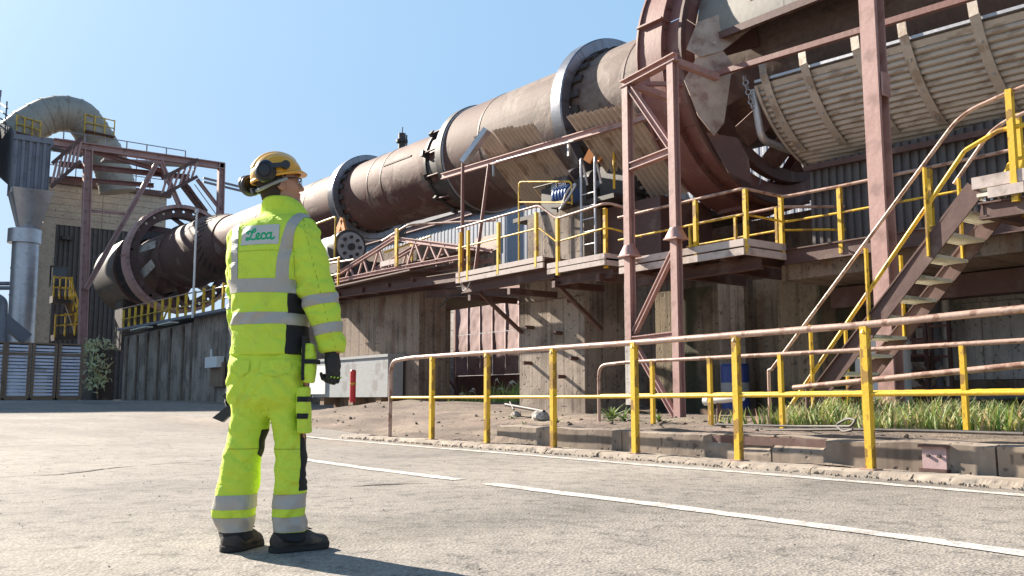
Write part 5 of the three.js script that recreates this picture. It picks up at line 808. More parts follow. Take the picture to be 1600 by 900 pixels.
// stacked sections: rows [y, centre x, centre z, half width, half depth] from top to bottom
function loft(rows, pw = 2.3, yaw = 0, round = 0.02) {
  const R = rows.map((r) => r.slice()), n = R.length, m = R.map((r, i) => R[0].map((_, k) => { const a = R[Math.max(0, i - 1)], b = R[Math.min(n - 1, i + 1)]; return (b[k] - a[k]) / (b[0] - a[0]); })), cs = Math.cos(yaw), sn = Math.sin(yaw);
  return (x, y, z) => {
    const yy = Math.min(R[0][0], Math.max(R[n - 1][0], y)); let i = 0; while (i < n - 2 && yy < R[i + 1][0]) i++;
    const a = R[i], b = R[i + 1], h = b[0] - a[0], t = (yy - a[0]) / h, t2 = t * t, t3 = t2 * t; const H = (k) => (2 * t3 - 3 * t2 + 1) * a[k] + (t3 - 2 * t2 + t) * h * m[i][k] + (3 * t2 - 2 * t3) * b[k] + (t3 - t2) * h * m[i + 1][k];
    const wz = H(4), wp = H(3), wx = yaw ? Math.sqrt(Math.max(1e-4, wp * wp - (wz * sn) ** 2)) / cs : wp, dx = x - H(1), dz = z - H(2), u = Math.abs(dx * cs + dz * sn) / wx, v = Math.abs(-dx * sn + dz * cs) / wz;
    const d = (Math.pow(Math.pow(u, pw) + Math.pow(v, pw), 1 / pw) - 1) * Math.min(wx, wz), e = Math.max(y - R[0][0], R[n - 1][0] - y);
    if (e <= -round) return d; const q = Math.max(d + round, 0), w = Math.max(e + round, 0); return Math.hypot(q, w) + Math.min(Math.max(d + round, e + round), 0) - round;
  };
}
const wrinkled = (c, s) => mat({ ...tex(1024, 0.9, (u, v) => { // woven cloth with small sharp creases and faint grime
  const w = 0.5 + 0.25 * Math.sin(u * 1024 * 1.57) + 0.25 * Math.sin(v * 1024 * 1.57), r1 = Math.abs(fbm(u + 0.12 * fbm(u, v, 5, 2, s), v * 1, 7, 3, s + 5) * 2 - 1), r2 = Math.abs(fbm(u, v, 16, 3, s + 9) * 2 - 1);
  const cr = 1 - sm(0, 0.22, r1), cr2 = 1 - sm(0, 0.2, r2), soil = sm(0.58, 0.75, fbm(u, v, 9, 5, s + 22)), g = 0.92 + 0.1 * fbm(u, v, 4, 4, s + 30) + 0.04 * w; let k = [c[0] * g, c[1] * g, c[2] * g]; k = mix3(k, [0.3, 0.3, 0.09], soil * 0.16);
  return [k[0], k[1], k[2], 0.55 * (1 - cr) + 0.25 * (1 - cr2) + 0.15 * fbm(u, v, 30, 3, s + 40) + 0.03 * w];
}), bumpScale: 0.007, roughness: 0.85 });
const fab = (c, s, o = {}) => mat({ ...tex(256, 0.25, (u, v) => { const w = 0.5 + 0.25 * Math.sin(u * 256 * 0.78) + 0.25 * Math.sin(v * 256 * 0.78), g = 0.9 + 0.14 * fbm(u, v, 4, 4, s) + 0.05 * w; return [c[0] * g, c[1] * g, c[2] * g, w]; }), bumpScale: 0.0006, roughness: 0.85, ...o });
M.hivis = wrinkled([0.58, 0.76, 0.06], 401); M.hivisPants = wrinkled([0.58, 0.76, 0.06], 411); M.seam = fab([0.36, 0.42, 0.03], 451);
M.reflect = fab([0.4, 0.37, 0.32], 421, { roughness: 0.5 }); M.blackCloth = fab([0.014, 0.014, 0.016], 431); M.glove = fab([0.02, 0.02, 0.021], 441, { roughness: 0.7 });
M.skin = mat({ color: new THREE.Color(0.46, 0.22, 0.13), roughness: 0.55 }); M.hair = mat({ color: new THREE.Color(0.05, 0.032, 0.022), roughness: 0.9 });
M.helmet = new THREE.MeshPhysicalMaterial({ color: new THREE.Color(0.78, 0.36, 0.008), roughness: 0.35, clearcoat: 0.5, clearcoatRoughness: 0.3, side: THREE.DoubleSide }); M.plastic = mat({ color: new THREE.Color(0.018, 0.018, 0.02), roughness: 0.35 }); M.strap = mat({ color: new THREE.Color(0.3, 0.31, 0.3), roughness: 0.6 });
M.boot = paint([0.04, 0.032, 0.026], [0.065, 0.05, 0.04], [0.13, 0.1, 0.075], { rough: 0.8, size: 0.4 }); M.sole = mat({ color: new THREE.Color(0.03, 0.026, 0.023), roughness: 0.9 });
{
  const O = [-4.211,0,-1.683], t = thing('person', 'worker in yellow high visibility jacket and trousers with orange helmet, seen from behind', 'person', [O[0], 0.004, O[2]], Math.PI / 2 - YAW);
  // --- jacket ---
  const torso = loft([[1.571,0.025,-0.01,0.083,0.085], [1.546,0.002,-0.01,0.157,0.11], [1.502,-0.028,0,0.194,0.125], [1.424,-0.038,0,0.193,0.14], [1.316,-0.036,0.005,0.188,0.145], [1.193,-0.026,0.01,0.175,0.14], [1.071,-0.016,0.01,0.172,0.145], [0.965,-0.011,0.005,0.179,0.15], [0.898,-0.012,0.005,0.187,0.15]], 2.5, 0.36, 0.012);
  const slL = loft([[1.527,-0.152,-0.075,0.058,0.062], [1.477,-0.171,-0.085,0.074,0.078], [1.378,-0.192,-0.09,0.067,0.078], [1.254,-0.205,-0.09,0.053,0.07], [1.132,-0.202,-0.095,0.049,0.066], [1.01,-0.197,-0.11,0.042,0.062], [0.925,-0.191,-0.12,0.039,0.055]], 2.1, 0, 0.012);
  const slR = loft([[1.533,0.122,0.05,0.055,0.065], [1.483,0.146,0.065,0.066,0.08], [1.378,0.175,0.075,0.077,0.08], [1.254,0.201,0.085,0.084,0.074], [1.162,0.226,0.085,0.085,0.07], [1.071,0.256,0.08,0.073,0.066], [0.98,0.281,0.07,0.065,0.063], [0.913,0.295,0.06,0.062,0.058]], 2.1, 0, 0.012);
  const collar = loft([[1.668,0.001,0,0.071,0.064], [1.634,0.013,-0.015,0.1,0.077], [1.583,0.024,-0.025,0.122,0.087], [1.54,0.017,-0.02,0.123,0.092]], 2.2, 0.5, 0.014);
  const fold = (x, y, z, k) => { const r = (n) => 1 - Math.abs(n); return k * (0.55 * (r(n3(x * 5 + y * 6, y * 11 - x * 4, z * 6)) - 0.6) + 0.5 * (r(n3(x * 10 - y * 9 + 7, y * 15 + x * 6, z * 10)) - 0.6) + 0.3 * n3(x * 22, y * 26, z * 22)); };
  const yHem = torso.y; void yHem;
  const dT = (x, y, z) => torso(x, y, z), dS = (x, y, z) => Math.min(slL(x, y, z), slR(x, y, z));
  const jf = (x, y, z) => { const s = smin(torso(x, y, z), collar(x, y, z), 0.03), l = slL(x, y, z), r = slR(x, y, z), up = 0.006 + 0.06 * sm(1.34, 1.5, y); const w = sm(1.62, 1.5, y); const m = Math.min(l, r), cr = 0.007 * Math.sin(78 * (y + 0.35 * (x > 0 ? -x : x)) + 7 * n3(x * 6, y * 4, z * 6)) * sm(0.03, -0.01, m) * (Math.exp(-(((y - 1.2) / 0.09) ** 2)) + 0.7 * Math.exp(-(((y - 0.98) / 0.06) ** 2))) + 0.006 * Math.sin(60 * (y - 0.5 * x) + 6 * n3(x * 4, y * 4, z * 4)) * Math.exp(-(((y - 1.08) / 0.07) ** 2)) * sm(0, 0.02, m); return smin(smin(s, l, up), r, up) - cr - fold(x, y, z, 0.011 + 0.014 * sm(0.05, -0.03, Math.min(l, r))) * w; };
  let J = mesher(jf, [-0.36, 0.86, -0.28], [0.48, 1.75, 0.28], 0.0085);
  const yb = (px0, px1) => [px0, px1]; void yb;
  const B = (f, name, m, d, parent, label) => { const [a, b] = cut(J, f); J = b; const q = part(name, puff(a, d), m, parent); if (label) q.userData.label = label; return q; };
  const jg = new THREE.Group(); const jacket = part('jacket', new THREE.BoxGeometry(0.01, 0.01, 0.01), M.hivis, t); void jg;
  const isT = (x, y, z) => dT(x, y, z) - dS(x, y, z); // < 0 on the trunk
  const band = (y, y0, y1) => Math.max(y0 - y, y - y1);
  const U0 = [-0.021,1.187][1], U1 = [-0.023,1.251][1], L0 = [-0.016,1.04][1], L1 = [-0.018,1.095][1];
  // black side panel on the right flank, then bands
  const side = (x, y, z) => Math.max(isT(x, y, z), Math.abs(x - ([0.156,1.071][0] - 0.25 * (z - 0.02))) - 0.03 - 0.03 * 0, y - [0.132,1.184][1]);
  B((x, y, z) => Math.max(side(x, y, z), band(y, L0 - 0.004, L1 - 0.004)), 'side_stripe', M.reflect, 0.0015, jacket, 'dotted grey stripe on the black side panel');
  B(side, 'side_panel', M.blackCloth, 0.0005, jacket, 'black fabric side panel');
  B((x, y, z) => Math.max(isT(x, y, z), band(y + 0.02 * x, U0, U1)), 'reflective_band', M.reflect, 0.002, jacket);
  B((x, y, z) => Math.max(isT(x, y, z), band(y, L0, L1)), 'reflective_band', M.reflect, 0.002, jacket);
  for (const [fr, s0, s1, sl, sd] of [['r', [0.224,1.138][1], [0.223,1.187][1], 0.18, 1], ['r', [0.288,0.998][1], [0.287,1.046][1], 0.2, 1], ['l', [-0.217,1.126][1], [-0.218,1.175][1], 0.0, -1], ['l', [-0.212,0.995][1], [-0.213,1.04][1], 0.0, -1]]) { void fr; B((x, y, z) => Math.max(-isT(x, y, z), sd * -x + 0.08, band(y - sl * (x - (sd > 0 ? 0.28 : -0.19)), s0, s1)), 'reflective_band', M.reflect, 0.002, jacket); }
  const vb = (xt, yt, xb, w) => (x, y, z) => Math.max(U1 - 0.002 - y, Math.abs(x - (xb + (xt - xb) * Math.pow(Math.max(0, (y - U1) / (yt - U1)), 2.2)) + 0.06 * z) - w, -(z + 0.2));
  B((x, y, z) => Math.max(vb([0.134,1.549][0], [0.134,1.549][1], [0.078,1.254][0], 0.027)(x, y, z), y - [0.121,1.577][1]), 'reflective_brace', M.reflect, 0.002, jacket);
  B((x, y, z) => Math.max(vb([-0.189,1.533][0], [-0.189,1.533][1], [-0.163,1.254][0], 0.02)(x, y, z), y - [-0.171,1.552][1]), 'reflective_brace', M.reflect, 0.002, jacket);
  // seams: armholes, sleeve backs, yoke
  B((x, y, z) => Math.max(Math.abs(isT(x, y, z)) - 0.0028, [-0.082,1.208][1] - y), 'seam', M.seam, 0.0008, jacket);
  B((x, y, z) => Math.max(-isT(x, y, z), 0.1 - x, -z, Math.abs(x - ([0.23,1.254][0] - 0.27 * (y - [0.23,1.254][1]))) - 0.0022), 'seam', M.seam, 0.0008, jacket);
  B((x, y, z) => Math.max(isT(x, y, z), -z, Math.abs(y - [-0.088,1.384][1]) - 0.0022), 'seam', M.seam, 0.0008, jacket);
  { // printed patch on the back
    const x0 = [-0.141,1.502][0], x1 = [0.049,1.502][0], y0 = [-0.089,1.412][1], y1 = [-0.092,1.508][1];
    const [a, b] = cut(J, (x, y, z) => Math.max(x0 - x, x - x1, y0 - y, y - y1, 0.02 - z)); J = b; puff(a, 0.002); const p = a.attributes.position, uv = a.attributes.uv; for (let i = 0; i < p.count; i++) uv.setXY(i, (p.getX(i) - x0) / (x1 - x0), (p.getY(i) - y0) / (y1 - y0));
    const cv = document.createElement('canvas'); cv.width = 512; cv.height = 256; const c = cv.getContext('2d'); c.fillStyle = '#c2bfb6'; c.fillRect(0, 0, 512, 256);
    c.strokeStyle = '#08a164'; c.lineWidth = 26; c.lineCap = c.lineJoin = 'round'; const S = (...a) => { c.beginPath(); c.moveTo(a[0], a[1]); for (let i = 2; i < a.length; i += 6) c.bezierCurveTo(a[i], a[i + 1], a[i + 2], a[i + 3], a[i + 4], a[i + 5]); c.stroke(); };
    c.setTransform(0.98, 0, 0, 1.0, 12, -2); S(88, 108, 40, 100, 78, 62, 112, 84, 150, 104, 186, 96, 184, 66, 182, 38, 144, 52, 140, 92, 134, 150, 112, 190, 78, 192, 48, 192, 52, 160, 82, 166, 120, 172, 150, 204, 196, 184);   // the four letters as one running script
    S(196, 184, 222, 172, 250, 150, 244, 124, 236, 104, 204, 116, 206, 154, 208, 196, 246, 196, 270, 176); S(330, 128, 318, 104, 274, 112, 276, 152, 278, 196, 314, 196, 338, 178); S(408, 122, 380, 104, 344, 120, 344, 154, 344, 196, 392, 194, 408, 150); S(412, 112, 404, 150, 400, 196, 424, 192, 436, 190, 446, 180, 452, 172);
    const tx = new THREE.CanvasTexture(cv); tx.colorSpace = THREE.SRGBColorSpace; part('logo_patch', a, mat({ map: tx, roughness: 0.6 }), jacket, true).userData.label = 'grey patch printed with green script letters';
  }
  jacket.geometry = build(J);
  // --- trousers ---
  const legL = loft([[0.859,-0.092,0,0.094,0.11], [0.709,-0.094,-0.005,0.095,0.105], [0.59,-0.099,0,0.088,0.1], [0.501,-0.113,0.005,0.087,0.095], [0.413,-0.129,0.01,0.088,0.092], [0.325,-0.138,0.01,0.091,0.09], [0.252,-0.149,0.01,0.092,0.088], [0.191,-0.154,0.01,0.096,0.088], [0.145,-0.151,0.01,0.092,0.084], [0.093,-0.146,0,0.08,0.078], [0.047,-0.14,0,0.072,0.07]], 2.2, 0, 0.008);
  const legR = loft([[0.859,0.068,0.02,0.097,0.11], [0.709,0.066,0.025,0.078,0.105], [0.59,0.08,0.03,0.067,0.1], [0.472,0.102,0.03,0.07,0.095], [0.354,0.105,0.03,0.07,0.09], [0.261,0.106,0.025,0.074,0.088], [0.191,0.101,0.025,0.07,0.086], [0.145,0.105,0.02,0.07,0.084], [0.093,0.114,0.02,0.071,0.08], [0.05,0.118,0.025,0.068,0.072]], 2.2, 0, 0.008);
  const hips = loft([[0.925,-0.016,0.005,0.178,0.125], [0.844,-0.015,0.01,0.18,0.135], [0.754,-0.018,0.015,0.173,0.135], [0.679,-0.017,0.015,0.162,0.12], [0.637,-0.003,0.01,0.105,0.06]], 2.5, 0.36, 0.012);
  const pocket = loft([[0.751,0.164,0.075,0.027,0.05], [0.649,0.169,0.08,0.029,0.055], [0.54,0.176,0.08,0.027,0.05]], 4, 0, 0.006), pouch = loft([[0.949,0.186,0.09,0.024,0.04], [0.859,0.193,0.1,0.029,0.045], [0.769,0.194,0.1,0.021,0.04]], 4, 0, 0.006), backP = loft([[0.883,-0.067,0.135,0.05,0.02], [0.793,-0.063,0.135,0.048,0.022]], 5, 0, 0.004);
  const tf = (x, y, z) => { const l = legL(x, y, z), r = legR(x, y, z), h = hips(x, y, z), k = 0.013 + 0.012 * sm(0.35, 0.1, y); return smin(smin(l, r, 0.012), h, 0.05) - fold(x + 3, y * 0.9, z, k) - 0.003 * Math.sin(62 * y + 30 * x + 16 * n3(x * 5, y * 4, z * 5)) * Math.exp(-(((y - 0.5) / 0.1) ** 2)) - 0.004 * Math.sin(75 * (y + 0.9 * Math.abs(x - 0.01)) + 6 * n3(x * 5, y * 5, z * 5)) * Math.exp(-(((y - 0.74) / 0.1) ** 2)) - 0.003 * Math.sin(90 * y + 30 * x + 8 * n3(x * 8, y * 8, z * 8)) * Math.exp(-(((y - 0.33) / 0.06) ** 2)); };
  J = mesher(tf, [-0.34, 0.02, -0.22], [0.3, 1.0, 0.22], 0.0085);
  const pants = part('trousers', new THREE.BoxGeometry(0.01, 0.01, 0.01), M.hivisPants, t);
  const Y = { a: [-0.049,0.194][1], b: [-0.051,0.258][1], c: [-0.045,0.09][1], d: [-0.047,0.156][1], g: [-0.045,0.093][1] };
  const xm = [-0.012,0.238][0];
  for (const s of [-1, 1]) { B((x, y, z) => Math.max(band(y - 0.02 * x, Y.a, Y.b), s * (x - xm)), 'reflective_band', M.reflect, 0.002, pants); B((x, y, z) => Math.max(band(y - 0.02 * x, Y.c, Y.d), s * (x - xm)), 'reflective_band', M.reflect, 0.002, pants); }
  B((x, y) => y - Y.c, 'trouser_cuff', M.blackCloth, 0, pants, 'black cuff lining');
  B((x, y, z) => Math.max(band(y, [0.156,0.275][1], [0.14,0.889][1]), [0.159,0.413][0] - x + 0.004 * Math.sin(y * 20), Math.abs(z - 0.03) - 0.07), 'side_panel', M.blackCloth, 0.001, pants, 'black outer side panel');
  B((x, y, z) => Math.max(band(y, [-0.053,0.325][1], [-0.061,0.554][1]), [-0.038,0.413][0] - x + 0.28 * (y - [-0.056,0.413][1]) * -1 - 0.0, x - xm - 0.02, z - 0.06), 'inseam_panel', M.blackCloth, 0.001, pants, 'black inner knee panel');
  B((x, y, z) => Math.max(-z, [-0.063,0.62][1] - y, Math.abs(x - [0.004,0.769][0] - 0.006) - 0.0022), 'seam', M.seam, 0.0008, pants); B((x, y, z) => Math.max(-z, y - [-0.059,0.501][1], Math.abs(y - [-0.058,0.466][1]) - 0.0022), 'seam', M.seam, 0.0008, pants);
  pants.geometry = build(J);
  const pocketM = part('cargo_pocket', mesher((x, y, z) => pocket(x, y, z) - fold(x, y, z, 0.006), [0.1, 0.5, -0.05], [0.28, 0.82, 0.2], 0.006), M.hivisPants, pants);
  for (const [p0, p1] of [[[0.169,0.682], [0.169,0.706]], [[0.165,0.605], [0.165,0.629]]]) part('flap_tab', bx(0.15, p0[1], 0.04, 0.198, p1[1], 0.137), M.blackCloth, pocketM);
  const pouchM = part('holster_pocket', mesher((x, y, z) => pouch(x, y, z) - fold(x, y, z, 0.008), [0.12, 0.72, 0], [0.3, 1.0, 0.2], 0.006), M.hivisPants, pants); part('holster_stripe', bx(0.17, [0.186,0.856][1], 0.05, 0.234, [0.185,0.877][1], 0.149), M.blackCloth, pouchM); part('holster_edge', bx(0.168, 0.78, 0.1, 0.182, 0.985, 0.15), M.blackCloth, pouchM);
  for (const [a, b, c, d] of [[-0.171,0.793, -0.084,0.88], [-0.012,0.805, 0.128,0.883]]) { void a; void b; void c; void d; }
  // two flapped back pockets lying on the seat
  for (const [xa, xb] of [[[-0.167,0.859][0], [-0.071,0.859][0]], [[-0.017,0.859][0], [0.116,0.859][0]]]) { const y1 = [-0.071,0.871][1], y0 = [-0.069,0.796][1]; const [a] = cut(J, (x, y, z) => Math.max(xa - x, x - xb, y0 + 0.02 * Math.abs((x - xa) / (xb - xa) - 0.5) * 2 - y, y - y1, 0.02 - z)); part('pocket_flap', puff(a, 0.006), M.hivisPants, pants); }
  // tool pouch at the left hip
  const tp = part('tool_pouch', [prism([[-0.012, 0.1], [0.02, 0.12], [0.05, -0.02], [0.045, -0.12], [0.0, -0.2], [-0.035, -0.12]], -0.02, 0.03).rotateY(0.4).translate([-0.207,0.799][0], [-0.207,0.799][1], -0.06)], M.blackCloth, pants, false); tp.userData.label = 'black tool pouch with yellow edge';
  part('pouch_edge', sweep([[-0.2, 0.87, -0.03], [-0.222, 0.76, -0.03], [-0.19, 0.66, -0.02]], 0.005, 6, 0.05), M.hivis, tp);
  part('tool_flap', [prism([[0.05, 0.075], [0.03, 0.04], [-0.01, 0.02], [0.03, -0.02], [-0.05, -0.085], [0.0, -0.105], [0.055, -0.05]], -0.015, 0.02).translate([-0.231,0.691][0], [-0.231,0.691][1], -0.02)], M.plastic, tp);
  // --- boots ---
  const boot = (ax, az, yaw, L) => { const c = Math.cos(yaw), s = Math.sin(yaw); return (x, y, z) => { const dx = x - ax, dz = z - az, f = dx * s - dz * c, l = dx * c + dz * s; /* forward, sideways */ let d = cap(f, y, l, [-0.015, 0.17, 0], [-0.01, 0.08, 0], 0.06, 0.056); d = smin(d, cap(f, y / 0.9, l / 1.05, [-0.045, 0.045, 0], [0.07, 0.052, 0], 0.046, 0.05), 0.04); d = smin(d, cap(f, y / 0.85, l / 1.1, [0.08, 0.042, 0], [L, 0.036, 0], 0.048, 0.042), 0.03); const sole = Math.max(Math.hypot(Math.max(0, Math.abs(f - (L - 0.05) / 2) - (L + 0.045) / 2), l * 0.92) - 0.047, Math.abs(y - 0.014) - 0.014); d = Math.min(d, sole); return Math.max(d, -y); }; };
  for (const [ax, az, yaw, L] of [[[-0.141,0.035][0], 0.0, 0.3, 0.135], [[0.107,0.035][0], 0.03, 0.95, 0.15]]) {
    const f = boot(ax, az, yaw, L), g = mesher((x, y, z) => f(x, y, z) - 0.003 * n3(x * 25, y * 40, z * 25), [ax - 0.26, -0.02, az - 0.26], [ax + 0.26, 0.2, az + 0.24], 0.006), [so, up] = cut(g, (x, y) => y - 0.029); const b = part('boot', up, M.boot, t); part('sole', puff(so, 0.002), M.sole, b);
    const c = Math.cos(yaw), s = Math.sin(yaw); for (let k = 0; k < 3; k++) { const q = (l) => [ax + s * (0.05 + k * 0.022) + c * l, 0.118 - k * 0.012, az - c * (0.05 + k * 0.022) + s * l]; part('lace', sweep([q(-0.028), q(0.028)], 0.004, 5, 0), M.plastic, b); }
  }
  // --- gloves ---
  function glove(w, f, r, sgn, name) { // wrist point, forward and outward directions in the ground plane
    const fr = (x, y, z) => [(x - w[0]) * f[0] + (z - w[2]) * f[1], y - w[1], (x - w[0]) * r[0] + (z - w[2]) * r[1]]; // forward, up, outward
    const fg = [[0.038, 0.04, 0.0105], [0.0125, 0.046, 0.011], [-0.013, 0.042, 0.0105], [-0.0365, 0.034, 0.0095]];
    const F = (x, y, z) => { const [a, b, c] = fr(x, y, z); let d = cap(a, b, c * 1.15, [0, 0.03, 0], [0, -0.02, 0], 0.034, 0.034); d = smin(d, Math.max(ell(a, b, c, [0.002, -0.055, 0.004], [0.05, 0.055, 0.026]), -1), 0.02);
      for (const [o, l, q] of fg) { const k0 = [o, -0.088, 0.008], k1 = [o + 0.006, -0.088 - l, 0.0], k2 = [o + 0.01, -0.082 - l, -0.03], k3 = [o + 0.01, -0.058 - l, -0.04]; let e = cap(a, b, c, k0, k1, q + 0.002, q); e = Math.min(e, cap(a, b, c, k1, k2, q, q * 0.95)); e = Math.min(e, cap(a, b, c, k2, k3, q * 0.95, q * 0.85)); d = smin(d, e, 0.004); }
      let th = cap(a, b, c, [0.03, -0.03, -0.012], [0.056, -0.07, -0.022], 0.016, 0.014); th = Math.min(th, cap(a, b, c, [0.056, -0.07, -0.022], [0.052, -0.105, -0.03], 0.014, 0.012)); return smin(d, th, 0.012); };
    const g = mesher((x, y, z) => F(x, y, z) - 0.0015 * n3(x * 60, y * 60, z * 60), [w[0] - 0.1, w[1] - 0.16, w[2] - 0.1], [w[0] + 0.1, w[1] + 0.07, w[2] + 0.1], 0.004); const o = part('glove', g, M.glove, t);
    for (const [fo, l] of fg) { const P = (a, b, c) => [w[0] + f[0] * a + r[0] * c, w[1] + b, w[2] + f[1] * a + r[1] * c]; part('finger_stripe', sweep([P(fo - 0.005, -0.105 - l * 0.2, 0.0235), P(fo + 0.008, -0.1 - l * 0.2, 0.0225)], 0.0035, 5, 0), M.hivis, o); } void sgn; void name; }
  const rx = [0.29,0.91], lx = [-0.206,0.919];
  glove([rx[0], rx[1] - 0.005, 0.055], [0.45, -0.89], [0.89, 0.45], 1); glove([lx[0], lx[1] - 0.005, -0.12], [0.3, -0.95], [-0.95, -0.3], -1);
  // --- head ---
  const hc = [-0.008,1.75], HC = [hc[0], hc[1], -0.03], HY = 1.1, HP = 0.1; // looks right and a little up
  const fwd = new THREE.Vector3(Math.sin(HY) * Math.cos(HP), Math.sin(HP), -Math.cos(HY) * Math.cos(HP)), rgt = new THREE.Vector3(Math.cos(HY), 0, Math.sin(HY)), upv = rgt.clone().cross(fwd).normalize();
  const toH = (x, y, z) => { const a = x - HC[0], b = y - HC[1], c = z - HC[2]; return [a * fwd.x + b * fwd.y + c * fwd.z, a * upv.x + b * upv.y + c * upv.z, a * rgt.x + b * rgt.y + c * rgt.z]; }, fromH = (a, b, c) => new THREE.Vector3(...HC).addScaledVector(fwd, a).addScaledVector(upv, b).addScaledVector(rgt, c);
  const headF = (x, y, z) => { const [a, b, c] = toH(x, y, z), s = Math.abs(c); let d = ell(a, b, c, [-0.012, 0.028, 0], [0.1, 0.1, 0.076]);
    d = smin(d, ell(a, b, c, [0.035, -0.045, 0], [0.058, 0.085, 0.058]), 0.03); d = smin(d, cap(a, b, s, [-0.01, -0.07, 0.05], [0.07, -0.103, 0.012], 0.018, 0.02), 0.025); d = smin(d, cap(a, b, c, [0.078, -0.1, -0.008], [0.078, -0.1, 0.008], 0.02, 0.02), 0.015);
    d = smin(d, cap(a, b, s, [0.086, 0.016, 0], [0.075, 0.014, 0.04], 0.011, 0.012), 0.012); d = smin(d, cap(a, b, c, [0.092, 0.002, 0], [0.112, -0.034, 0], 0.008, 0.012), 0.01); d = smin(d, cap(a, b, s, [0.1, -0.038, 0.006], [0.094, -0.04, 0.013], 0.008, 0.007), 0.008);
    d = smin(d, cap(a, b, s, [0.097, -0.06, 0], [0.086, -0.063, 0.02], 0.007, 0.005), 0.007); d = smin(d, cap(a, b, s, [0.094, -0.074, 0], [0.084, -0.073, 0.018], 0.008, 0.006), 0.006); d = smin(d, ell(a, b, s, [0.056, -0.03, 0.045], [0.03, 0.025, 0.018]), 0.02);
    const eye = ell(a, b, s, [0.094, -0.006, 0.031], [0.018, 0.012, 0.016]); d = -smin(-d, eye, 0.012); d = smin(d, ell(a, b, s, [0.078, -0.006, 0.03], [0.013, 0.012, 0.013]), 0.004);
    const ear = Math.max(ell(a + 0.25 * (b + 0.02), b, s, [-0.012, -0.022, 0.078], [0.021, 0.035, 0.012]), -ell(a, b, s, [-0.004, -0.02, 0.092], [0.011, 0.022, 0.01])); d = smin(d, ear, 0.008);
    return smin(d, cap(a, b, c, [-0.03, -0.05, 0], [-0.015, -0.24, 0], 0.054, 0.058), 0.03); };
  const lo = [HC[0] - 0.15, HC[1] - 0.24, HC[2] - 0.15], hi = [HC[0] + 0.16, HC[1] + 0.15, HC[2] + 0.15]; let H = mesher(headF, lo, hi, 0.004);
  const [hairG, skinG] = cut(H, (x, y, z) => { const [a, b, c] = toH(x, y, z); const l = a < -0.02 ? -0.085 - 0.03 * (a + 0.02) : -0.085 + (a + 0.02) * 2.6; return Math.max(l - b, a > 0.0 ? 0.015 - b : -1) + 0.003 * n3(x * 90, y * 90, z * 90) + (Math.abs(c) > 0.074 && a > -0.035 && b < 0.02 ? 0.05 : 0); });
  const slim = [[[0.06, 1.5, -0.03], [0.01, 1.0, 0], 0.11, 0.1], [[0.06, 1.62, -0.04], [0.06, 1.5, -0.03], 0.055, 0.07], [[-0.08, 0.92, 0], [-0.12, 0.5, 0.01], 0.08, 0.055], [[-0.12, 0.5, 0.01], [-0.15, 0.12, 0], 0.055, 0.04], [[0.1, 0.92, 0.02], [0.11, 0.5, 0.03], 0.08, 0.05], [[0.11, 0.5, 0.03], [0.11, 0.12, 0.03], 0.05, 0.04], [[-0.12, 1.45, -0.07], [-0.19, 1.2, -0.09], 0.045, 0.04], [[-0.19, 1.2, -0.09], [-0.19, 0.93, -0.12], 0.04, 0.028], [[0.18, 1.45, 0.06], [0.25, 1.2, 0.085], 0.045, 0.04], [[0.25, 1.2, 0.085], [0.31, 0.93, 0.06], 0.04, 0.028]];
  const inner = mesher((x, y, z) => { let d = 9; for (const [a, b, p, q] of slim) d = smin(d, cap(x, y, z, a, b, p, q), 0.04); return d; }, [-0.3, 0.05, -0.2], [0.4, 1.68, 0.2], 0.016);
  const body = part('body', [skinG, inner], M.skin, t); part('hair', puff(hairG, 0.004), M.hair, body);
  part('eyeball', [1, -1].map((s) => { const p = fromH(0.079, -0.006, s * 0.03); return new THREE.SphereGeometry(0.0125, 16, 12).translate(p.x, p.y, p.z); })[0], M.cloth, body); part('eyeball', (() => { const p = fromH(0.079, -0.006, -0.03); return new THREE.SphereGeometry(0.0125, 16, 12).translate(p.x, p.y, p.z); })(), M.cloth, body);
  // --- safety glasses ---
  const inH = (pts) => pts.map((p) => fromH(...p)); const gl = part('safety_glasses', [sweep(inH([[0.0, 0.004, 0.083], [0.06, 0.008, 0.078], [0.098, 0.008, 0.055], [0.112, 0.006, 0.0], [0.098, 0.008, -0.055], [0.06, 0.008, -0.078], [0.0, 0.004, -0.083]]), 0.0035, 6, 0.03)], M.plastic, t);
  for (const s of [1, -1]) { const P = []; for (let i = 0; i <= 6; i++) { const k = i / 6; P.push([0.114 - 0.03 * k * k - 0.01 * k, 0, s * (0.006 + 0.062 * k)]); } const pos = []; for (let i = 0; i < 6; i++) { const q = [[...P[i], 0.008], [...P[i], -0.03], [...P[i + 1], -0.03], [...P[i], 0.008], [...P[i + 1], -0.03], [...P[i + 1], 0.008]]; for (const [a, , c, b] of q) { const v = fromH(a, b, c); pos.push(v.x, v.y, v.z); } } const g = new THREE.BufferGeometry(); g.setAttribute('position', new THREE.Float32BufferAttribute(pos, 3)); g.setAttribute('uv', new THREE.Float32BufferAttribute(new Float32Array(pos.length / 3 * 2), 2)); g.computeVertexNormals(); part('lens', g, new THREE.MeshPhysicalMaterial({ color: new THREE.Color(0.75, 0.78, 0.8), transmission: 1, roughness: 0.05, thickness: 0, side: THREE.DoubleSide }), gl); }
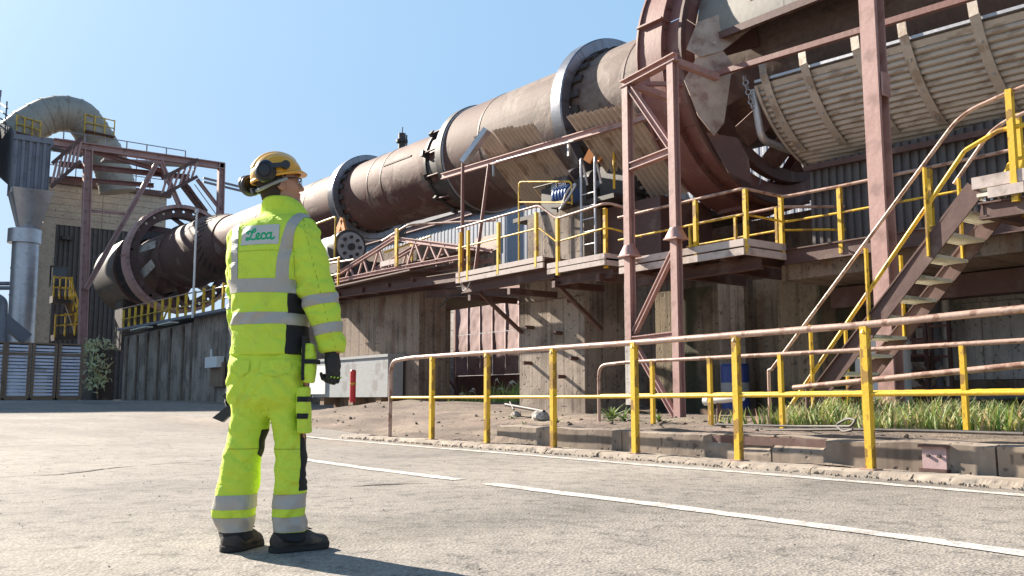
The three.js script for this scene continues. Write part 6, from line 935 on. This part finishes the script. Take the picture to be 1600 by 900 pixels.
  // --- helmet ---
  const helm = (x, y, z) => { const [a0, b0, c] = toH(x, y, z), a = a0 * 0.985 + b0 * 0.17, b = b0 * 0.985 - a0 * 0.17; // tipped back
    const rim = 0.018, dome = ell(a, b, c, [-0.004, 0.03, 0], [0.126, 0.118, 0.106]) - 0.004 * Math.exp(-c * c / 0.0006) * (b > 0.09 ? 1 : 0) - 0.003 * Math.max(0, Math.sin(Math.abs(c) * 95)) * sm(0.08, 0.11, b); let d = Math.max(dome, rim - b); d = Math.max(d, -ell(a, b, c, [-0.004, 0.026, 0], [0.121, 0.113, 0.101]));
    const peak = Math.max(Math.hypot(Math.max(0, (a - 0.02)) * 0.9, c) - 0.112, Math.abs(b - rim - 0.004 + Math.max(0, a - 0.1) * 0.35) - 0.0035, 0.03 - a, -ell(a, b, c, [-0.004, 0.026, 0], [0.12, 0.2, 0.101])); const lip = Math.max(Math.abs(Math.hypot(a / 1.16 + 0.003, c) - 0.107) - 0.004, Math.abs(b - rim - 0.004) - 0.006); return smin(smin(d, peak, 0.008), lip, 0.006); };
  const hl = part('hard_hat', mesher(helm, [HC[0] - 0.2, HC[1] - 0.06, HC[2] - 0.18], [HC[0] + 0.22, HC[1] + 0.2, HC[2] + 0.18], 0.0042), M.helmet, t); hl.userData.label = 'orange yellow hard hat with dark ear muffs';
  part('head_band', [sweep(inH([[-0.118, -0.045, 0], [-0.1, -0.045, 0.055], [-0.045, -0.02, 0.088], [0.02, 0.0, 0.09]]), 0.009, 8, 0.05), sweep(inH([[-0.118, -0.045, 0], [-0.1, -0.045, -0.055], [-0.045, -0.02, -0.088], [0.02, 0.0, -0.09]]), 0.009, 8, 0.05)], M.strap, hl); part('band_knob', (() => { const a = fromH(-0.135, -0.05, 0), b = fromH(-0.115, -0.045, 0); return cy(a, b, 0.02, 0.02, 16); })(), M.plastic, hl);
  for (const s of [1, -1]) { // parked ear muffs
    const c0 = fromH(s > 0 ? -0.09 : -0.125, 0.03 - (s > 0 ? 0 : 0.025), s * 0.115), out = rgt.clone().multiplyScalar(s).addScaledVector(fwd, -0.35).normalize(); const q = new THREE.Quaternion().setFromUnitVectors(new THREE.Vector3(0, 1, 0), out);
    const pr = [[0.0, -0.018], [0.044, -0.018], [0.05, -0.006], [0.05, 0.008], [0.04, 0.024], [0.024, 0.031], [0, 0.032]].map(([x, y]) => new THREE.Vector2(x, y)); const e = part('ear_muff', new THREE.LatheGeometry(pr, 32).scale(0.92, 1, 1.1).applyQuaternion(q).translate(c0.x, c0.y, c0.z), M.plastic, hl);
    part('cushion', new THREE.TorusGeometry(0.04, 0.012, 10, 28).rotateX(Math.PI / 2).applyQuaternion(q).translate(...c0.clone().addScaledVector(out, -0.022).toArray()), M.plastic, e); part('muff_ring', new THREE.TorusGeometry(0.03, 0.004, 8, 28).rotateX(Math.PI / 2).applyQuaternion(q).translate(...c0.clone().addScaledVector(out, 0.027).toArray()), M.blackCloth, e);
    part('arm', [bar(fromH(-0.08, 0.05, s * 0.135), fromH(0.01, 0.062, s * 0.122), 0.016, 0.022, upv), cy(fromH(0.01, 0.062, s * 0.105), fromH(0.01, 0.062, s * 0.13), 0.022, 0.02, 16)], M.plastic, e);
  }
}
renderer.render(scene, camera);
